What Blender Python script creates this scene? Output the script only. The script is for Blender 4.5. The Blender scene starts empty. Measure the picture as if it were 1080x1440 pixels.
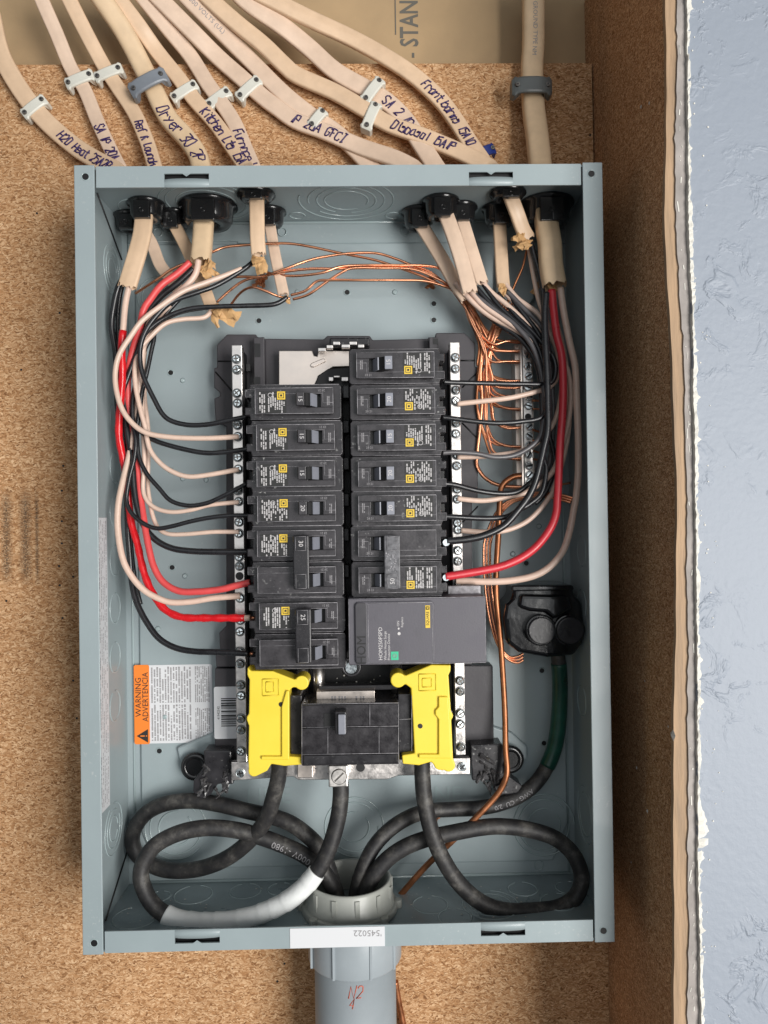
import bpy, bmesh, math, random
from mathutils import Vector, Matrix
random.seed(7)
S = bpy.context.scene
COL = S.collection
# ------------------------------------------------------------------ camera
CAM = Vector((0.017413, -0.612395, 0.025173))
ROT = Matrix(((0.9997319, 0.01394695, -0.01848252), (-0.01838231, -0.00727935, -0.99980453), (-0.01407876, 0.99987624, -0.00702102)))
F = 1061.32
cd = bpy.data.cameras.new('camera'); cam = bpy.data.objects.new('camera', cd); COL.objects.link(cam)
cd.sensor_fit = 'HORIZONTAL'; cd.sensor_width = 36; cd.lens = F / 1080 * 36
cd.clip_start = .01; cd.clip_end = 50
cam.matrix_world = Matrix.Translation(CAM) @ ROT.to_4x4()
S.camera = cam
# ------------------------------------------------------------------ light
w = bpy.data.worlds.new('World'); S.world = w; w.use_nodes = True
w.node_tree.nodes['Background'].inputs[0].default_value = (.88, .94, 1, 1)
w.node_tree.nodes['Background'].inputs[1].default_value = .10
def area(name, loc, target, size, sizey, power, color):
    l = bpy.data.lights.new(name, 'AREA'); l.shape = 'RECTANGLE'; l.size = size; l.size_y = sizey; l.energy = power; l.color = color
    o = bpy.data.objects.new(name, l); COL.objects.link(o); o.location = loc
    o.rotation_euler = (Vector(target) - Vector(loc)).to_track_quat('-Z', 'Y').to_euler()
area('door_daylight', (1.20, -1.98, -.28), (0, 0, 0), .95, 1.5, 68, (1, .975, .94))
area('front_fill', (-.1, -2.2, .5), (0, 0, 0), 2.2, 1.8, 11, (.95, .98, 1))  # added soft fill from the front, stands in for ambient light
S.view_settings.view_transform = 'Standard'; S.view_settings.look = 'None'; S.view_settings.exposure = 0.0
S.render.engine = 'CYCLES'; S.cycles.samples = 96; S.cycles.use_denoising = True
S.render.resolution_x = 768; S.render.resolution_y = 1024

# ------------------------------------------------------------------ photo ray helpers (mm heights above the board)
def ray(px, py): return ROT @ Vector(((px-540)/F, -(py-720)/F, -1))
def W(px, py, h):
    d = ray(px, py); return CAM + d * ((-h/1000 - CAM.y) / d.y)
def WZ(px, py, z):
    d = ray(px, py); return CAM + d * ((z - CAM.z) / d.z)
def WX(px, py, x):
    d = ray(px, py); return CAM + d * ((x - CAM.x) / d.x)
def sc(h): return (-CAM.y - h/1000) / F     # metres per photo pixel at this height
# ------------------------------------------------------------------ materials
def mat(name, col, rough=.5, metal=0, coat=0, var=0, vscale=60, bump=0, bscale=200, spec=.5, alpha=None, stretch=None, trans=0):
    m = bpy.data.materials.new(name); m.use_nodes = True; nt = m.node_tree; b = nt.nodes['Principled BSDF']
    b.inputs['Base Color'].default_value = (*col, 1); b.inputs['Roughness'].default_value = rough
    b.inputs['Metallic'].default_value = metal; b.inputs['Coat Weight'].default_value = coat; b.inputs['Specular IOR Level'].default_value = spec
    if trans: b.inputs['Transmission Weight'].default_value = trans
    tc = nt.nodes.new('ShaderNodeTexCoord'); src = tc.outputs['Object']
    if stretch:
        mp = nt.nodes.new('ShaderNodeMapping'); mp.inputs['Scale'].default_value = stretch; nt.links.new(src, mp.inputs[0]); src = mp.outputs[0]
    if var:
        n = nt.nodes.new('ShaderNodeTexNoise'); n.inputs['Scale'].default_value = vscale; n.inputs['Detail'].default_value = 5; n.inputs['Roughness'].default_value = .6
        nt.links.new(src, n.inputs['Vector'])
        r = nt.nodes.new('ShaderNodeMapRange'); r.inputs[1].default_value = .3; r.inputs[2].default_value = .7; r.inputs[3].default_value = 1-var; r.inputs[4].default_value = 1+var
        nt.links.new(n.outputs[0], r.inputs[0])
        x = nt.nodes.new('ShaderNodeVectorMath'); x.operation = 'SCALE'; x.inputs[0].default_value = col
        nt.links.new(r.outputs[0], x.inputs['Scale']); nt.links.new(x.outputs[0], b.inputs['Base Color'])
        q = nt.nodes.new('ShaderNodeMapRange'); q.inputs[1].default_value = .3; q.inputs[2].default_value = .7; q.inputs[3].default_value = max(.03, rough-.1); q.inputs[4].default_value = min(1, rough+.1)
        nt.links.new(n.outputs[0], q.inputs[0]); nt.links.new(q.outputs[0], b.inputs['Roughness'])
    if bump:
        n = nt.nodes.new('ShaderNodeTexNoise'); n.inputs['Scale'].default_value = bscale; n.inputs['Detail'].default_value = 4
        nt.links.new(src, n.inputs['Vector'])
        u = nt.nodes.new('ShaderNodeBump'); u.inputs['Strength'].default_value = bump; u.inputs['Distance'].default_value = .001
        nt.links.new(n.outputs[0], u.inputs['Height']); nt.links.new(u.outputs[0], b.inputs['Normal'])
    return m

def board_mat(name, dark, mid, light, scale=1.0, stains=True):
    m = bpy.data.materials.new(name); m.use_nodes = True; nt = m.node_tree; L = nt.links.new; N = nt.nodes.new
    b = nt.nodes['Principled BSDF']; b.inputs['Roughness'].default_value = .85; b.inputs['Specular IOR Level'].default_value = .2
    g = N('ShaderNodeNewGeometry')
    wn = N('ShaderNodeTexNoise'); wn.inputs['Scale'].default_value = 170*scale; wn.inputs['Detail'].default_value = 1
    L(g.outputs['Position'], wn.inputs['Vector'])
    sb = N('ShaderNodeVectorMath'); sb.operation = 'SUBTRACT'; sb.inputs[1].default_value = (.5, .5, .5); L(wn.outputs['Color'], sb.inputs[0])
    ms = N('ShaderNodeVectorMath'); ms.operation = 'SCALE'; ms.inputs['Scale'].default_value = .007/scale; L(sb.outputs[0], ms.inputs[0])
    ad = N('ShaderNodeVectorMath'); ad.operation = 'ADD'; L(g.outputs['Position'], ad.inputs[0]); L(ms.outputs[0], ad.inputs[1])
    cols = []
    vs = []
    for k, (rot, s) in enumerate((((0, .35, 0), (340, 340, 1250)), ((0, 1.9, 0), (360, 360, 1300)))):
        mp = N('ShaderNodeMapping'); mp.inputs['Rotation'].default_value = rot; mp.inputs['Scale'].default_value = tuple(q*scale for q in s)
        L(ad.outputs[0], mp.inputs[0])
        v = N('ShaderNodeTexVoronoi'); v.inputs['Scale'].default_value = 1; L(mp.outputs[0], v.inputs['Vector']); vs.append(v)
        sp = N('ShaderNodeSeparateColor'); L(v.outputs['Color'], sp.inputs[0]); cols.append(sp)
    pk = N('ShaderNodeTexNoise'); pk.inputs['Scale'].default_value = 330*scale; L(g.outputs['Position'], pk.inputs['Vector'])
    st = N('ShaderNodeMapRange'); st.inputs[1].default_value = .47; st.inputs[2].default_value = .53; L(pk.outputs[0], st.inputs[0])
    mx = N('ShaderNodeMix'); mx.data_type = 'FLOAT'; L(st.outputs[0], mx.inputs[0]); L(cols[0].outputs[0], mx.inputs[2]); L(cols[1].outputs[0], mx.inputs[3])
    fn = N('ShaderNodeTexNoise'); fn.inputs['Scale'].default_value = 900*scale; fn.inputs['Detail'].default_value = 3; L(g.outputs['Position'], fn.inputs['Vector'])
    mm = N('ShaderNodeMix'); mm.data_type = 'FLOAT'; mm.inputs[0].default_value = .33; L(mx.outputs[0], mm.inputs[2]); L(fn.outputs[0], mm.inputs[3])
    cr = N('ShaderNodeValToRGB'); e = cr.color_ramp.elements
    e[0].position = .1; e[0].color = (*dark, 1); e[1].position = .88; e[1].color = (*light, 1)
    x = e.new(.27); x.color = tuple(a*.62+b_*.38 for a, b_ in zip(mid, dark))+(1,); x = e.new(.42); x.color = (*mid, 1); x = e.new(.66); x.color = tuple((a*.6+c*.4) for a, c in zip(mid, light)) + (1,)
    L(mm.outputs[0], cr.inputs[0])
    out = cr.outputs[0]
    if stains:
        big = N('ShaderNodeTexNoise'); big.inputs['Scale'].default_value = 9; big.inputs['Detail'].default_value = 4; L(g.outputs['Position'], big.inputs['Vector'])
        br = N('ShaderNodeMapRange'); br.inputs[1].default_value = .3; br.inputs[2].default_value = .7; br.inputs[3].default_value = .86; br.inputs[4].default_value = 1.1; L(big.outputs[0], br.inputs[0])
        sx = N('ShaderNodeVectorMath'); sx.operation = 'SCALE'; L(out, sx.inputs[0]); L(br.outputs[0], sx.inputs['Scale']); out = sx.outputs[0]
    if name == 'particle_board':      # rubbed, smudged stamp on the left of the board
        sep = N('ShaderNodeSeparateXYZ'); L(g.outputs['Position'], sep.inputs[0]); acc = None
        for px, wd in ((9, 8), (36, 9), (52, 3)):
            c = W(px, 755, 0)
            def mth(op, a, b_=None, cl=False):
                m_ = N('ShaderNodeMath'); m_.operation = op; m_.use_clamp = cl
                for i_, q_ in enumerate((a, b_)):
                    if q_ is None: continue
                    if isinstance(q_, (int, float)): m_.inputs[i_].default_value = q_
                    else: L(q_, m_.inputs[i_])
                return m_.outputs[0]
            dx = mth('ABSOLUTE', mth('SUBTRACT', sep.outputs[0], c.x)); dz = mth('ABSOLUTE', mth('SUBTRACT', sep.outputs[2], c.z))
            ax = mth('SUBTRACT', 1, mth('DIVIDE', dx, wd*sc(0)*1.3), True); az = mth('MULTIPLY', mth('SUBTRACT', 1.15, mth('DIVIDE', dz, 62*sc(0)), True), 2.5, True)
            k_ = mth('MULTIPLY', ax, az); acc = k_ if acc is None else mth('MAXIMUM', acc, k_)
        nn = N('ShaderNodeMapRange'); nn.inputs[1].default_value = .35; nn.inputs[2].default_value = .6; nn.inputs[3].default_value = .15; L(fn.outputs[0], nn.inputs[0])
        fac = mth('MULTIPLY', mth('MULTIPLY', acc, nn.outputs[0]), .95)
        sm = N('ShaderNodeMix'); sm.data_type = 'RGBA'; L(fac, sm.inputs[0]); L(out, sm.inputs[6]); sm.inputs[7].default_value = (.075, .055, .04, 1); out = sm.outputs[2]
    L(out, b.inputs['Base Color'])
    u = N('ShaderNodeBump'); u.inputs['Strength'].default_value = .5; u.inputs['Distance'].default_value = .0006
    L(mm.outputs[0], u.inputs['Height']); L(u.outputs[0], b.inputs['Normal'])
    return m

M = {}
M['board'] = board_mat('particle_board', (.15, .062, .023), (.46, .24, .108), (.78, .53, .315))
M['sideboard'] = board_mat('side_particle_board', (.14, .062, .026), (.42, .21, .095), (.80, .54, .33), 1.35)
M['kraft'] = mat('kraft_paper', (.42, .29, .16), .75, var=.12, vscale=14, bump=.2, bscale=120)
M['ink_gray'] = mat('gray_print_ink', (.13, .12, .1), .7)
M['paint'] = mat('gray_enamel_paint', (.312, .372, .388), .40, coat=.06, var=.035, vscale=18, bump=.05, bscale=300)
M['paint_dirty'] = mat('dusty_gray_enamel', (.27, .33, .35), .34, coat=.1, var=.14, vscale=26, bump=.08, bscale=300)
M['paint_edge'] = mat('lightened_enamel_emboss', (.36, .44, .45), .16, coat=.5)  # lighter than the box paint: embossing carries its highlights in the colour
M['black'] = mat('black_plastic', (.022, .021, .024), .32, var=.3, vscale=90, bump=.06, bscale=500)
M['deep'] = mat('deep_black_plastic', (.008, .008, .009), .5)
M['breaker'] = mat('breaker_phenolic', (.026, .024, .027), .30, var=.35, vscale=140, bump=.1, bscale=700)
M['breaker2'] = mat('breaker_face', (.040, .037, .041), .30, var=.35, vscale=110, bump=.1, bscale=600)
M['base'] = mat('bus_base_plastic', (.05, .046, .052), .5, var=.15, vscale=60, bump=.08, bscale=400)
M['edge'] = mat('pale_edge_highlight', (.36, .35, .37), .5, var=.5, vscale=260)  # pale gray for painted edge highlights, also tie flecks and the clear rib
M['toggle_gray'] = mat('gray_toggle', (.24, .25, .29), .4, var=.1)  # pale plates and caps; also colours the highlight strip on black toggles
M['tie'] = mat('gray_handle_tie', (.13, .13, .14), .36, var=.5, vscale=300)
M['spd'] = mat('surge_device_plastic', (.10, .095, .112), .5, var=.08, vscale=80, bump=.08, bscale=900)
def dusty(m, amt):
    nt = m.node_tree; b = nt.nodes['Principled BSDF']; L = nt.links.new; N = nt.nodes.new; src = b.inputs['Base Color'].links[0].from_socket
    g = N('ShaderNodeNewGeometry'); a = N('ShaderNodeTexNoise'); a.inputs['Scale'].default_value = 420; a.inputs['Detail'].default_value = 3; L(g.outputs['Position'], a.inputs['Vector'])
    k = N('ShaderNodeTexNoise'); k.inputs['Scale'].default_value = 22; k.inputs['Detail'].default_value = 4; L(g.outputs['Position'], k.inputs['Vector'])
    r1 = N('ShaderNodeMapRange'); r1.inputs[1].default_value = .62; r1.inputs[2].default_value = .72; L(a.outputs[0], r1.inputs[0])
    r2 = N('ShaderNodeMapRange'); r2.inputs[1].default_value = .50; r2.inputs[2].default_value = .68; r2.inputs[4].default_value = amt; L(k.outputs[0], r2.inputs[0])
    f = N('ShaderNodeMath'); f.operation = 'MULTIPLY'; L(r1.outputs[0], f.inputs[0]); L(r2.outputs[0], f.inputs[1])
    x = N('ShaderNodeMix'); x.data_type = 'RGBA'; L(f.outputs[0], x.inputs[0]); L(src, x.inputs[6]); x.inputs[7].default_value = (.62, .62, .60, 1); L(x.outputs[2], b.inputs['Base Color'])
dusty(M['paint'], .35); dusty(M['paint_dirty'], 1); dusty(M['black'], .5); dusty(M['breaker'], .6); dusty(M['breaker2'], .4)
M['grip'] = mat('dark_gray_grip', (.055, .053, .06), .35, var=.1)
M['gloss'] = mat('glossy_black_boot', (.004, .004, .005), .16, coat=.4, bump=.35, bscale=70)
M['conn'] = mat('black_connector', (.012, .012, .013), .2, coat=.3)
M['alu'] = mat('aluminium', (.78, .74, .71), .34, 1, var=.12, vscale=120, bump=.1, bscale=500)
M['alutan'] = mat('tinned_bus_metal', (.74, .66, .60), .38, 1, var=.06, vscale=60)
M['steel'] = mat('zinc_screw', (.72, .78, .80), .22, 1, var=.2, vscale=300)
M['lug'] = mat('lug_metal', (.72, .69, .66), .42, 1, var=.1, vscale=200)
M['copper'] = mat('bare_copper', (.82, .37, .21), .28, 1, var=.08, vscale=60)
M['copper_dark'] = mat('aged_copper', (.42, .17, .08), .42, .85, var=.25, vscale=120)
M['jacket'] = mat('cream_jacket', (.70, .50, .335), .42, var=.07, vscale=90, bump=.12, bscale=180)
M['jacket2'] = mat('pink_cream_jacket', (.71, .53, .40), .42, var=.07, vscale=90, bump=.12, bscale=180)
M['jacket3'] = mat('yellow_cream_jacket', (.72, .53, .34), .42, var=.07, vscale=90, bump=.12, bscale=180)
M['wire_white'] = mat('cream_insulation', (.72, .53, .43), .33, var=.05, vscale=200)
M['wire_black'] = mat('black_insulation', (.016, .0165, .019), .28, var=.2, vscale=120)
M['wire_gray'] = mat('scuffed_black_insulation', (.10, .095, .1), .34, var=.2, vscale=120)
M['wire_red'] = mat('red_insulation', (.62, .035, .05), .34, var=.06, vscale=120)
M['wire_pinkred'] = mat('pale_red_insulation', (.72, .08, .08), .4, var=.06, vscale=120)
M['tape_red'] = mat('red_tape', (.68, .012, .018), .24, var=.08, vscale=120, bump=.4, bscale=160)
M['tape_white'] = mat('white_tape', (.82, .84, .83), .4, var=.05, vscale=40, bump=.5, bscale=120)
M['tape_green'] = mat('green_tape', (.004, .05, .034), .35, var=.5, vscale=60, bump=.3, bscale=120)
def rubber():
    m = mat('dusty_rubber_jacket', (.035, .034, .036), .55, bump=.2, bscale=300)
    nt = m.node_tree; b = nt.nodes['Principled BSDF']; L = nt.links.new
    g = nt.nodes.new('ShaderNodeNewGeometry'); n = nt.nodes.new('ShaderNodeTexNoise'); n.inputs['Scale'].default_value = 75; n.inputs['Detail'].default_value = 10; n.inputs['Roughness'].default_value = .72
    L(g.outputs['Position'], n.inputs['Vector']); r = nt.nodes.new('ShaderNodeValToRGB'); e = r.color_ramp.elements
    e[0].position = .41; e[0].color = (.016, .0155, .017, 1); e[1].position = .68; e[1].color = (.11, .104, .095, 1); x = e.new(.53); x.color = (.035, .033, .032, 1)
    L(n.outputs[0], r.inputs[0]); L(r.outputs[0], b.inputs['Base Color']); return m
M['rubber'] = rubber()
M['paper'] = mat('kraft_filler_paper', (.60, .36, .16), .7, var=.15, vscale=150, bump=.3, bscale=300)
M['yellow'] = mat('yellow_plastic', (.86, .66, .055), .42, var=.03, vscale=30, bump=.05, bscale=500)
M['logo_yellow'] = mat('yellow_print', (.80, .55, .05), .45)
M['print_white'] = mat('white_print', (.62, .60, .60), .6)
M['print_gray'] = mat('faint_print', (.30, .29, .30), .6)
M['print_black'] = mat('black_print', (.02, .02, .02), .6)
M['shard'] = mat('torn_black_plastic', (.06, .058, .06), .22, var=.8, vscale=160, bump=.3, bscale=200)
M['screw_dark'] = mat('screw_shadow_ring', (.20, .20, .20), .4, 1)  # dark ring painted as the shadow under screw heads
M['white_label'] = mat('white_label', (.70, .71, .73), .4)
M['orange'] = mat('orange_label', (.90, .24, .03), .4)
M['pen'] = mat('purple_marker_ink', (.035, .015, .10), .4)
M['orange_pen'] = mat('orange_marker_ink', (.70, .13, .06), .6)
M['green_print'] = mat('green_print', (.05, .50, .28), .4)
M['staple'] = mat('white_staple_plastic', (.66, .65, .58), .38, var=.04)
M['staple_gray'] = mat('gray_staple_plastic', (.20, .22, .25), .4, var=.08)
M['staple_dark'] = mat('dark_gray_staple_plastic', (.11, .12, .12), .4, var=.08)
M['blue'] = mat('blue_plastic', (.012, .03, .18), .35)
M['nail'] = mat('nail_head', (.16, .15, .14), .4, .8, var=.4, vscale=500)
M['pvc'] = mat('gray_pvc', (.33, .37, .395), .4, var=.05, vscale=30)
M['bushing'] = mat('pale_gray_bushing', (.36, .37, .34), .35, var=.05, vscale=60)
M['wood'] = mat('pale_cut_wood', (.38, .255, .155), .7, var=.28, vscale=60, bump=.5, bscale=260, stretch=(3, 3, .25))
M['gypsum'] = mat('gypsum_edge', (.33, .30, .28), .85, var=.25, vscale=50, bump=.4, bscale=200)
M['plaster'] = mat('plaster_bead', (.70, .68, .62), .8, var=.05, bump=.5, bscale=300)
M['flake'] = mat('plaster_flake', (.6, .58, .54), .8)
M['chip'] = mat('brown_chip', (.12, .07, .04), .8)
def stucco():
    m = mat('blue_gray_wall_paint', (.27, .305, .36), .5)
    nt = m.node_tree; b = nt.nodes['Principled BSDF']; L = nt.links.new; N = nt.nodes.new
    g = N('ShaderNodeNewGeometry')
    a = N('ShaderNodeTexNoise'); a.inputs['Scale'].default_value = 52; a.inputs['Detail'].default_value = 4; a.inputs['Roughness'].default_value = .62; a.inputs['Distortion'].default_value = .5; L(g.outputs['Position'], a.inputs['Vector'])
    r = N('ShaderNodeMapRange'); r.interpolation_type = 'SMOOTHSTEP'; r.inputs[1].default_value = .50; r.inputs[2].default_value = .62; L(a.outputs[0], r.inputs[0])
    k = N('ShaderNodeTexNoise'); k.inputs['Scale'].default_value = 17; k.inputs['Detail'].default_value = 2; L(g.outputs['Position'], k.inputs['Vector'])
    kr = N('ShaderNodeMapRange'); kr.inputs[1].default_value = .40; kr.inputs[2].default_value = .58; L(k.outputs[0], kr.inputs[0])
    km = N('ShaderNodeMath'); km.operation = 'MULTIPLY'; L(r.outputs[0], km.inputs[0]); L(kr.outputs[0], km.inputs[1])
    f = N('ShaderNodeTexNoise'); f.inputs['Scale'].default_value = 210; f.inputs['Detail'].default_value = 5; L(g.outputs['Position'], f.inputs['Vector'])
    q = N('ShaderNodeMath'); q.operation = 'MULTIPLY_ADD'; q.inputs[1].default_value = .5; L(f.outputs[0], q.inputs[0]); L(km.outputs[0], q.inputs[2])
    u = N('ShaderNodeBump'); u.inputs['Strength'].default_value = .7; u.inputs['Distance'].default_value = .0009; L(q.outputs[0], u.inputs['Height']); L(u.outputs[0], b.inputs['Normal'])
    return m
M['stucco'] = stucco()

# ------------------------------------------------------------------ mesh builder (world coordinates: x right, y = -height, z up)
OFF = {}
class MB:
    def __init__(s): s.v = []; s.f = []; s.sm = []
    def add(s, vs, fs, smooth=False):
        o = len(s.v); s.v += [Vector(p) for p in vs]; s.f += [tuple(i+o for i in f) for f in fs]; s.sm += [smooth]*len(fs); return s
    def box(s, cx, cz, w, l, h0, h1, rot=0, top=1.0):   # heights in metres
        c, q = math.cos(rot), math.sin(rot); vs = []
        for h, k in ((h0, 1), (h1, top)):
            for a, b in ((-1, -1), (1, -1), (1, 1), (-1, 1)):
                x, z = a*w/2*k, b*l/2*k
                vs.append((cx + x*c - z*q, -h, cz + x*q + z*c))
        return s.add(vs, [(0,1,2,3), (4,5,6,7), (0,1,5,4), (1,2,6,5), (2,3,7,6), (3,0,4,7)])
    def pbox(s, x0, y0, x1, y1, h0, h1, rot=0, top=1.0):  # photo pixels at height h1 (mm)
        c = W((x0+x1)/2, (y0+y1)/2, h1); k = sc(h1)
        return s.box(c.x, c.z, abs(x1-x0)*k, abs(y1-y0)*k, h0/1000, h1/1000, rot, top)
    def prism(s, pts, h0, h1):
        n = len(pts); vs = [(x, -h0, z) for x, z in pts] + [(x, -h1, z) for x, z in pts]
        return s.add(vs, [tuple(range(n)), tuple(range(n, 2*n))] + [(i, (i+1) % n, n+(i+1) % n, n+i) for i in range(n)])
    def pprism(s, pts, h0, h1):
        q = [W(x, y, h1) for x, y in pts]; return s.prism([(p.x, p.z) for p in q], h0/1000, h1/1000)
    def cyl(s, c, ax, r, ln, n=20, r2=None, smooth=True, caps=True):
        c = Vector(c); ax = Vector(ax).normalized(); r2 = r if r2 is None else r2
        t = Vector((0, 0, 1)) if abs(ax.z) < .9 else Vector((1, 0, 0)); u = ax.cross(t).normalized(); v = ax.cross(u)
        vs = []
        for d, R in ((0, r), (ln, r2)):
            for i in range(n):
                a = 2*math.pi*i/n; vs.append(c + ax*d + u*(math.cos(a)*R) + v*(math.sin(a)*R))
        s.add(vs, [(i, (i+1) % n, n+(i+1) % n, n+i) for i in range(n)], smooth)
        if caps:
            o = len(s.v) - 2*n; s.f += [tuple(range(o, o+n)), tuple(range(o+n, o+2*n))]; s.sm += [False, False]
        return s
    def tube(s, path, r, n=10, flat=None, caps=True, expo=1.0, rf=None, rag=0, groove=0):
        # r radius (across); flat = radius toward camera; rf(t) scales
        N = len(path); flat = r if flat is None else flat; ring0 = len(s.v); side = None
        for i, p in enumerate(path):
            t = (path[min(i+1, N-1)] - path[max(i-1, 0)]).normalized()
            ref = Vector((0, -1, 0)); sd = t.cross(ref)
            if sd.length < .25 and side is not None: sd = (side - t*side.dot(t))
            if sd.length < 1e-6: sd = Vector((1, 0, 0))
            sd.normalize()
            if side is not None and sd.dot(side) < 0 and flat == r: sd = -sd
            side = sd; up = sd.cross(t).normalized(); k = rf(i/(N-1)) if rf else 1
            for j in range(n):
                a = 2*math.pi*j/n; c, q = math.cos(a), math.sin(a)
                c = math.copysign(abs(c)**expo, c); q = math.copysign(abs(q)**expo, q)
                if groove: q *= 1+groove*(math.cos(c*math.pi/.5)-1)*.5*(1 if abs(c) < .8 else 0)
                s.v.append(p + sd*(c*r*k) + up*(q*flat*k) + (t*random.uniform(-rag, rag) if rag and i == N-1 else Vector()))
        for i in range(N-1):
            for j in range(n):
                a = ring0+i*n+j; b = ring0+i*n+(j+1) % n; s.f.append((a, b, b+n, a+n)); s.sm.append(True)
        if caps:
            s.f += [tuple(range(ring0, ring0+n)), tuple(range(ring0+(N-1)*n, ring0+N*n))]; s.sm += [False, False]
        return s
    def ring(s, c, u, v, r, t=.0005, n=40, nt=5, a0=0, a1=2*math.pi, rv=None):
        c = Vector(c); u = Vector(u).normalized(); v = Vector(v).normalized(); rv = rv or r
        full = abs(a1-a0-2*math.pi) < 1e-6; k = n if full else n+1; nn = u.cross(v); o = len(s.v)
        for i in range(k):
            a = a0+(a1-a0)*i/n; d = u*math.cos(a)*r + v*math.sin(a)*rv; dn = d.normalized()
            for j in range(nt):
                b = 2*math.pi*j/nt; s.v.append(c + d + dn*(math.cos(b)*t) + nn*(math.sin(b)*t*.7))
        for i in range(n):
            for j in range(nt):
                a = o+i*nt+j; b = o+i*nt+(j+1) % nt; i2 = ((i+1) % k)
                s.f.append((a, b, o+i2*nt+(j+1) % nt, o+i2*nt+j)); s.sm.append(True)
        return s
    def build(s, name, m, parent=None, bevel=0, local=False, seg=2, recalc=True):
        me = bpy.data.meshes.new(name)
        if parent is None:
            if s.v:
                lo = Vector((min(p.x for p in s.v), min(p.y for p in s.v), min(p.z for p in s.v))); hi = Vector((max(p.x for p in s.v), max(p.y for p in s.v), max(p.z for p in s.v)))
                off = (lo+hi)/2
            else: off = Vector()
        else: off = OFF.get(parent.name, Vector())
        vs = s.v if (local and parent) else [p-off for p in s.v]
        me.from_pydata([tuple(p) for p in vs], [], s.f)
        me.polygons.foreach_set('use_smooth', s.sm)
        if recalc:
            bm = bmesh.new(); bm.from_mesh(me); bmesh.ops.recalc_face_normals(bm, faces=bm.faces); bm.to_mesh(me); bm.free()
        me.materials.append(M[m]); me.update()
        o = bpy.data.objects.new(name, me); COL.objects.link(o)
        if parent is None: o.location = off; OFF[o.name] = off
        else: o.parent = parent; OFF[o.name] = off
        if bevel:
            b = o.modifiers.new('bevel', 'BEVEL'); b.width = bevel; b.segments = seg; b.limit_method = 'ANGLE'; b.angle_limit = math.radians(40); b.use_clamp_overlap = True
        return o
def tag(o, label=None, cat=None, group=None, kind=None):
    if label: o['label'] = label
    if cat: o['category'] = cat
    if group: o['group'] = group
    if kind: o['kind'] = kind
    return o
def thing(name, loc, label, cat, group=None, rot=0):
    o = bpy.data.objects.new(name, None); o.empty_display_size = .01; COL.objects.link(o); o.location = loc; o.rotation_euler = (0, rot, 0)
    OFF[o.name] = Vector(loc); return tag(o, label, cat, group)
def copy_tree(o, parent=None):
    c = o.copy(); COL.objects.link(c)
    if parent: c.parent = parent
    for ch in list(o.children): copy_tree(ch, c)
    return c
def spline(P, n=8):
    out = []; N = len(P)
    for i in range(N-1):
        p0 = P[max(i-1, 0)]; p1 = P[i]; p2 = P[i+1]; p3 = P[min(i+2, N-1)]
        for k in range(n):
            t = k/n; out.append(.5*((2*p1)+(-p0+p2)*t+(2*p0-5*p1+4*p2-p3)*t*t+(-p0+3*p1-3*p2+p3)*t**3))
    out.append(P[-1]); return out
def lin(H, t):
    if len(H) == 1: return H[0]
    x = t*(len(H)-1); i = min(int(x), len(H)-2); return H[i]+(H[i+1]-H[i])*(x-i)
def path(pts, H, n=7):      # photo trace + heights (mm) spread along its length
    ls = [0]
    for a, b in zip(pts, pts[1:]): ls.append(ls[-1]+math.hypot(b[0]-a[0], b[1]-a[1]))
    return spline([W(p[0], p[1], lin(H, l/ls[-1])) for p, l in zip(pts, ls)], n)
# ------------------------------------------------------------------ lettering
G = {'H':"0006 4046 0343",'2':"05163645430040",'O':"100105163645413010",'0':"100105163645413010",'e':"02424334140301103041",'a':"4440 4334140301103041",'t':"26213040 0444",
'5':"4606043443413000",'A':"002640 1232",'P':"00063645443303",'S':"45361605044241301001",'1':"2026",'r':"0004 03143443",'f':"46362520 0434",'R':"00063645443303 2340",
'L':"060040",'u':"04011030 4440",'n':"0004 0314344340",'d':"4640 4130100103143443",'y':"0422 4400",'D':"00063645413000",'K':"0006 4603 0340",'i':"2024 2526",'c':"4334140301103041",
'h':"0006 0314344340",'g':"44403000 4334140301103041",'s':"4334140343413000",'F':"000646 0333",'C':"4536160501103041",'G':"45361605011030414323",'I':"2026 1030 1636",
'o':"100103143443413010",'l':"2620",'b':"0006 0314344341301001",'m':"0004 03142320 23344340",'N':"00064046",'4':"30360242",'p':"0004 0314344341301001",'&':"4015263514010010 3041",
'B':"0006364503 03424130 00",'k':"0006 4403 0240",'3':"06461342413000",'.':"2021",'W':"06102430 46",'V':"062046",'T':"2026 0646",'x':"0044 0440",' ':""}
def strokes(s, size, jit=.0, gap=1.6, seed=1):
    r = random.Random(seed); x = 0; out = []
    for ch in s:
        for st in G.get(ch, '').split():
            pts = [(int(st[i]), int(st[i+1])) for i in range(0, len(st)-1, 2)]
            if len(pts) > 1: out.append([(.80*(x+p[0]*.85+p[1]*.25+r.uniform(-jit, jit))*size/6, (p[1]-3+r.uniform(-jit, jit))*size/6) for p in pts])
        x += 3.9+gap*.35 if ch not in '1ilt.' else 2.9
    return out, x*size/6*.80
def textmesh(s, size, align='LEFT', bold=0):
    cu = bpy.data.curves.new('t', 'FONT'); cu.body = s; cu.size = size; cu.align_x = align; cu.align_y = 'CENTER'; cu.resolution_u = 2; cu.offset = bold*size
    o = bpy.data.objects.new('t', cu); COL.objects.link(o); bpy.context.view_layer.update()
    me = bpy.data.meshes.new_from_object(o.evaluated_get(bpy.context.evaluated_depsgraph_get()))
    vs = [(v.co.x, v.co.y) for v in me.vertices]; fs = [tuple(p.vertices) for p in me.polygons]
    bpy.data.objects.remove(o); bpy.data.curves.remove(cu); bpy.data.meshes.remove(me); return vs, fs
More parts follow.
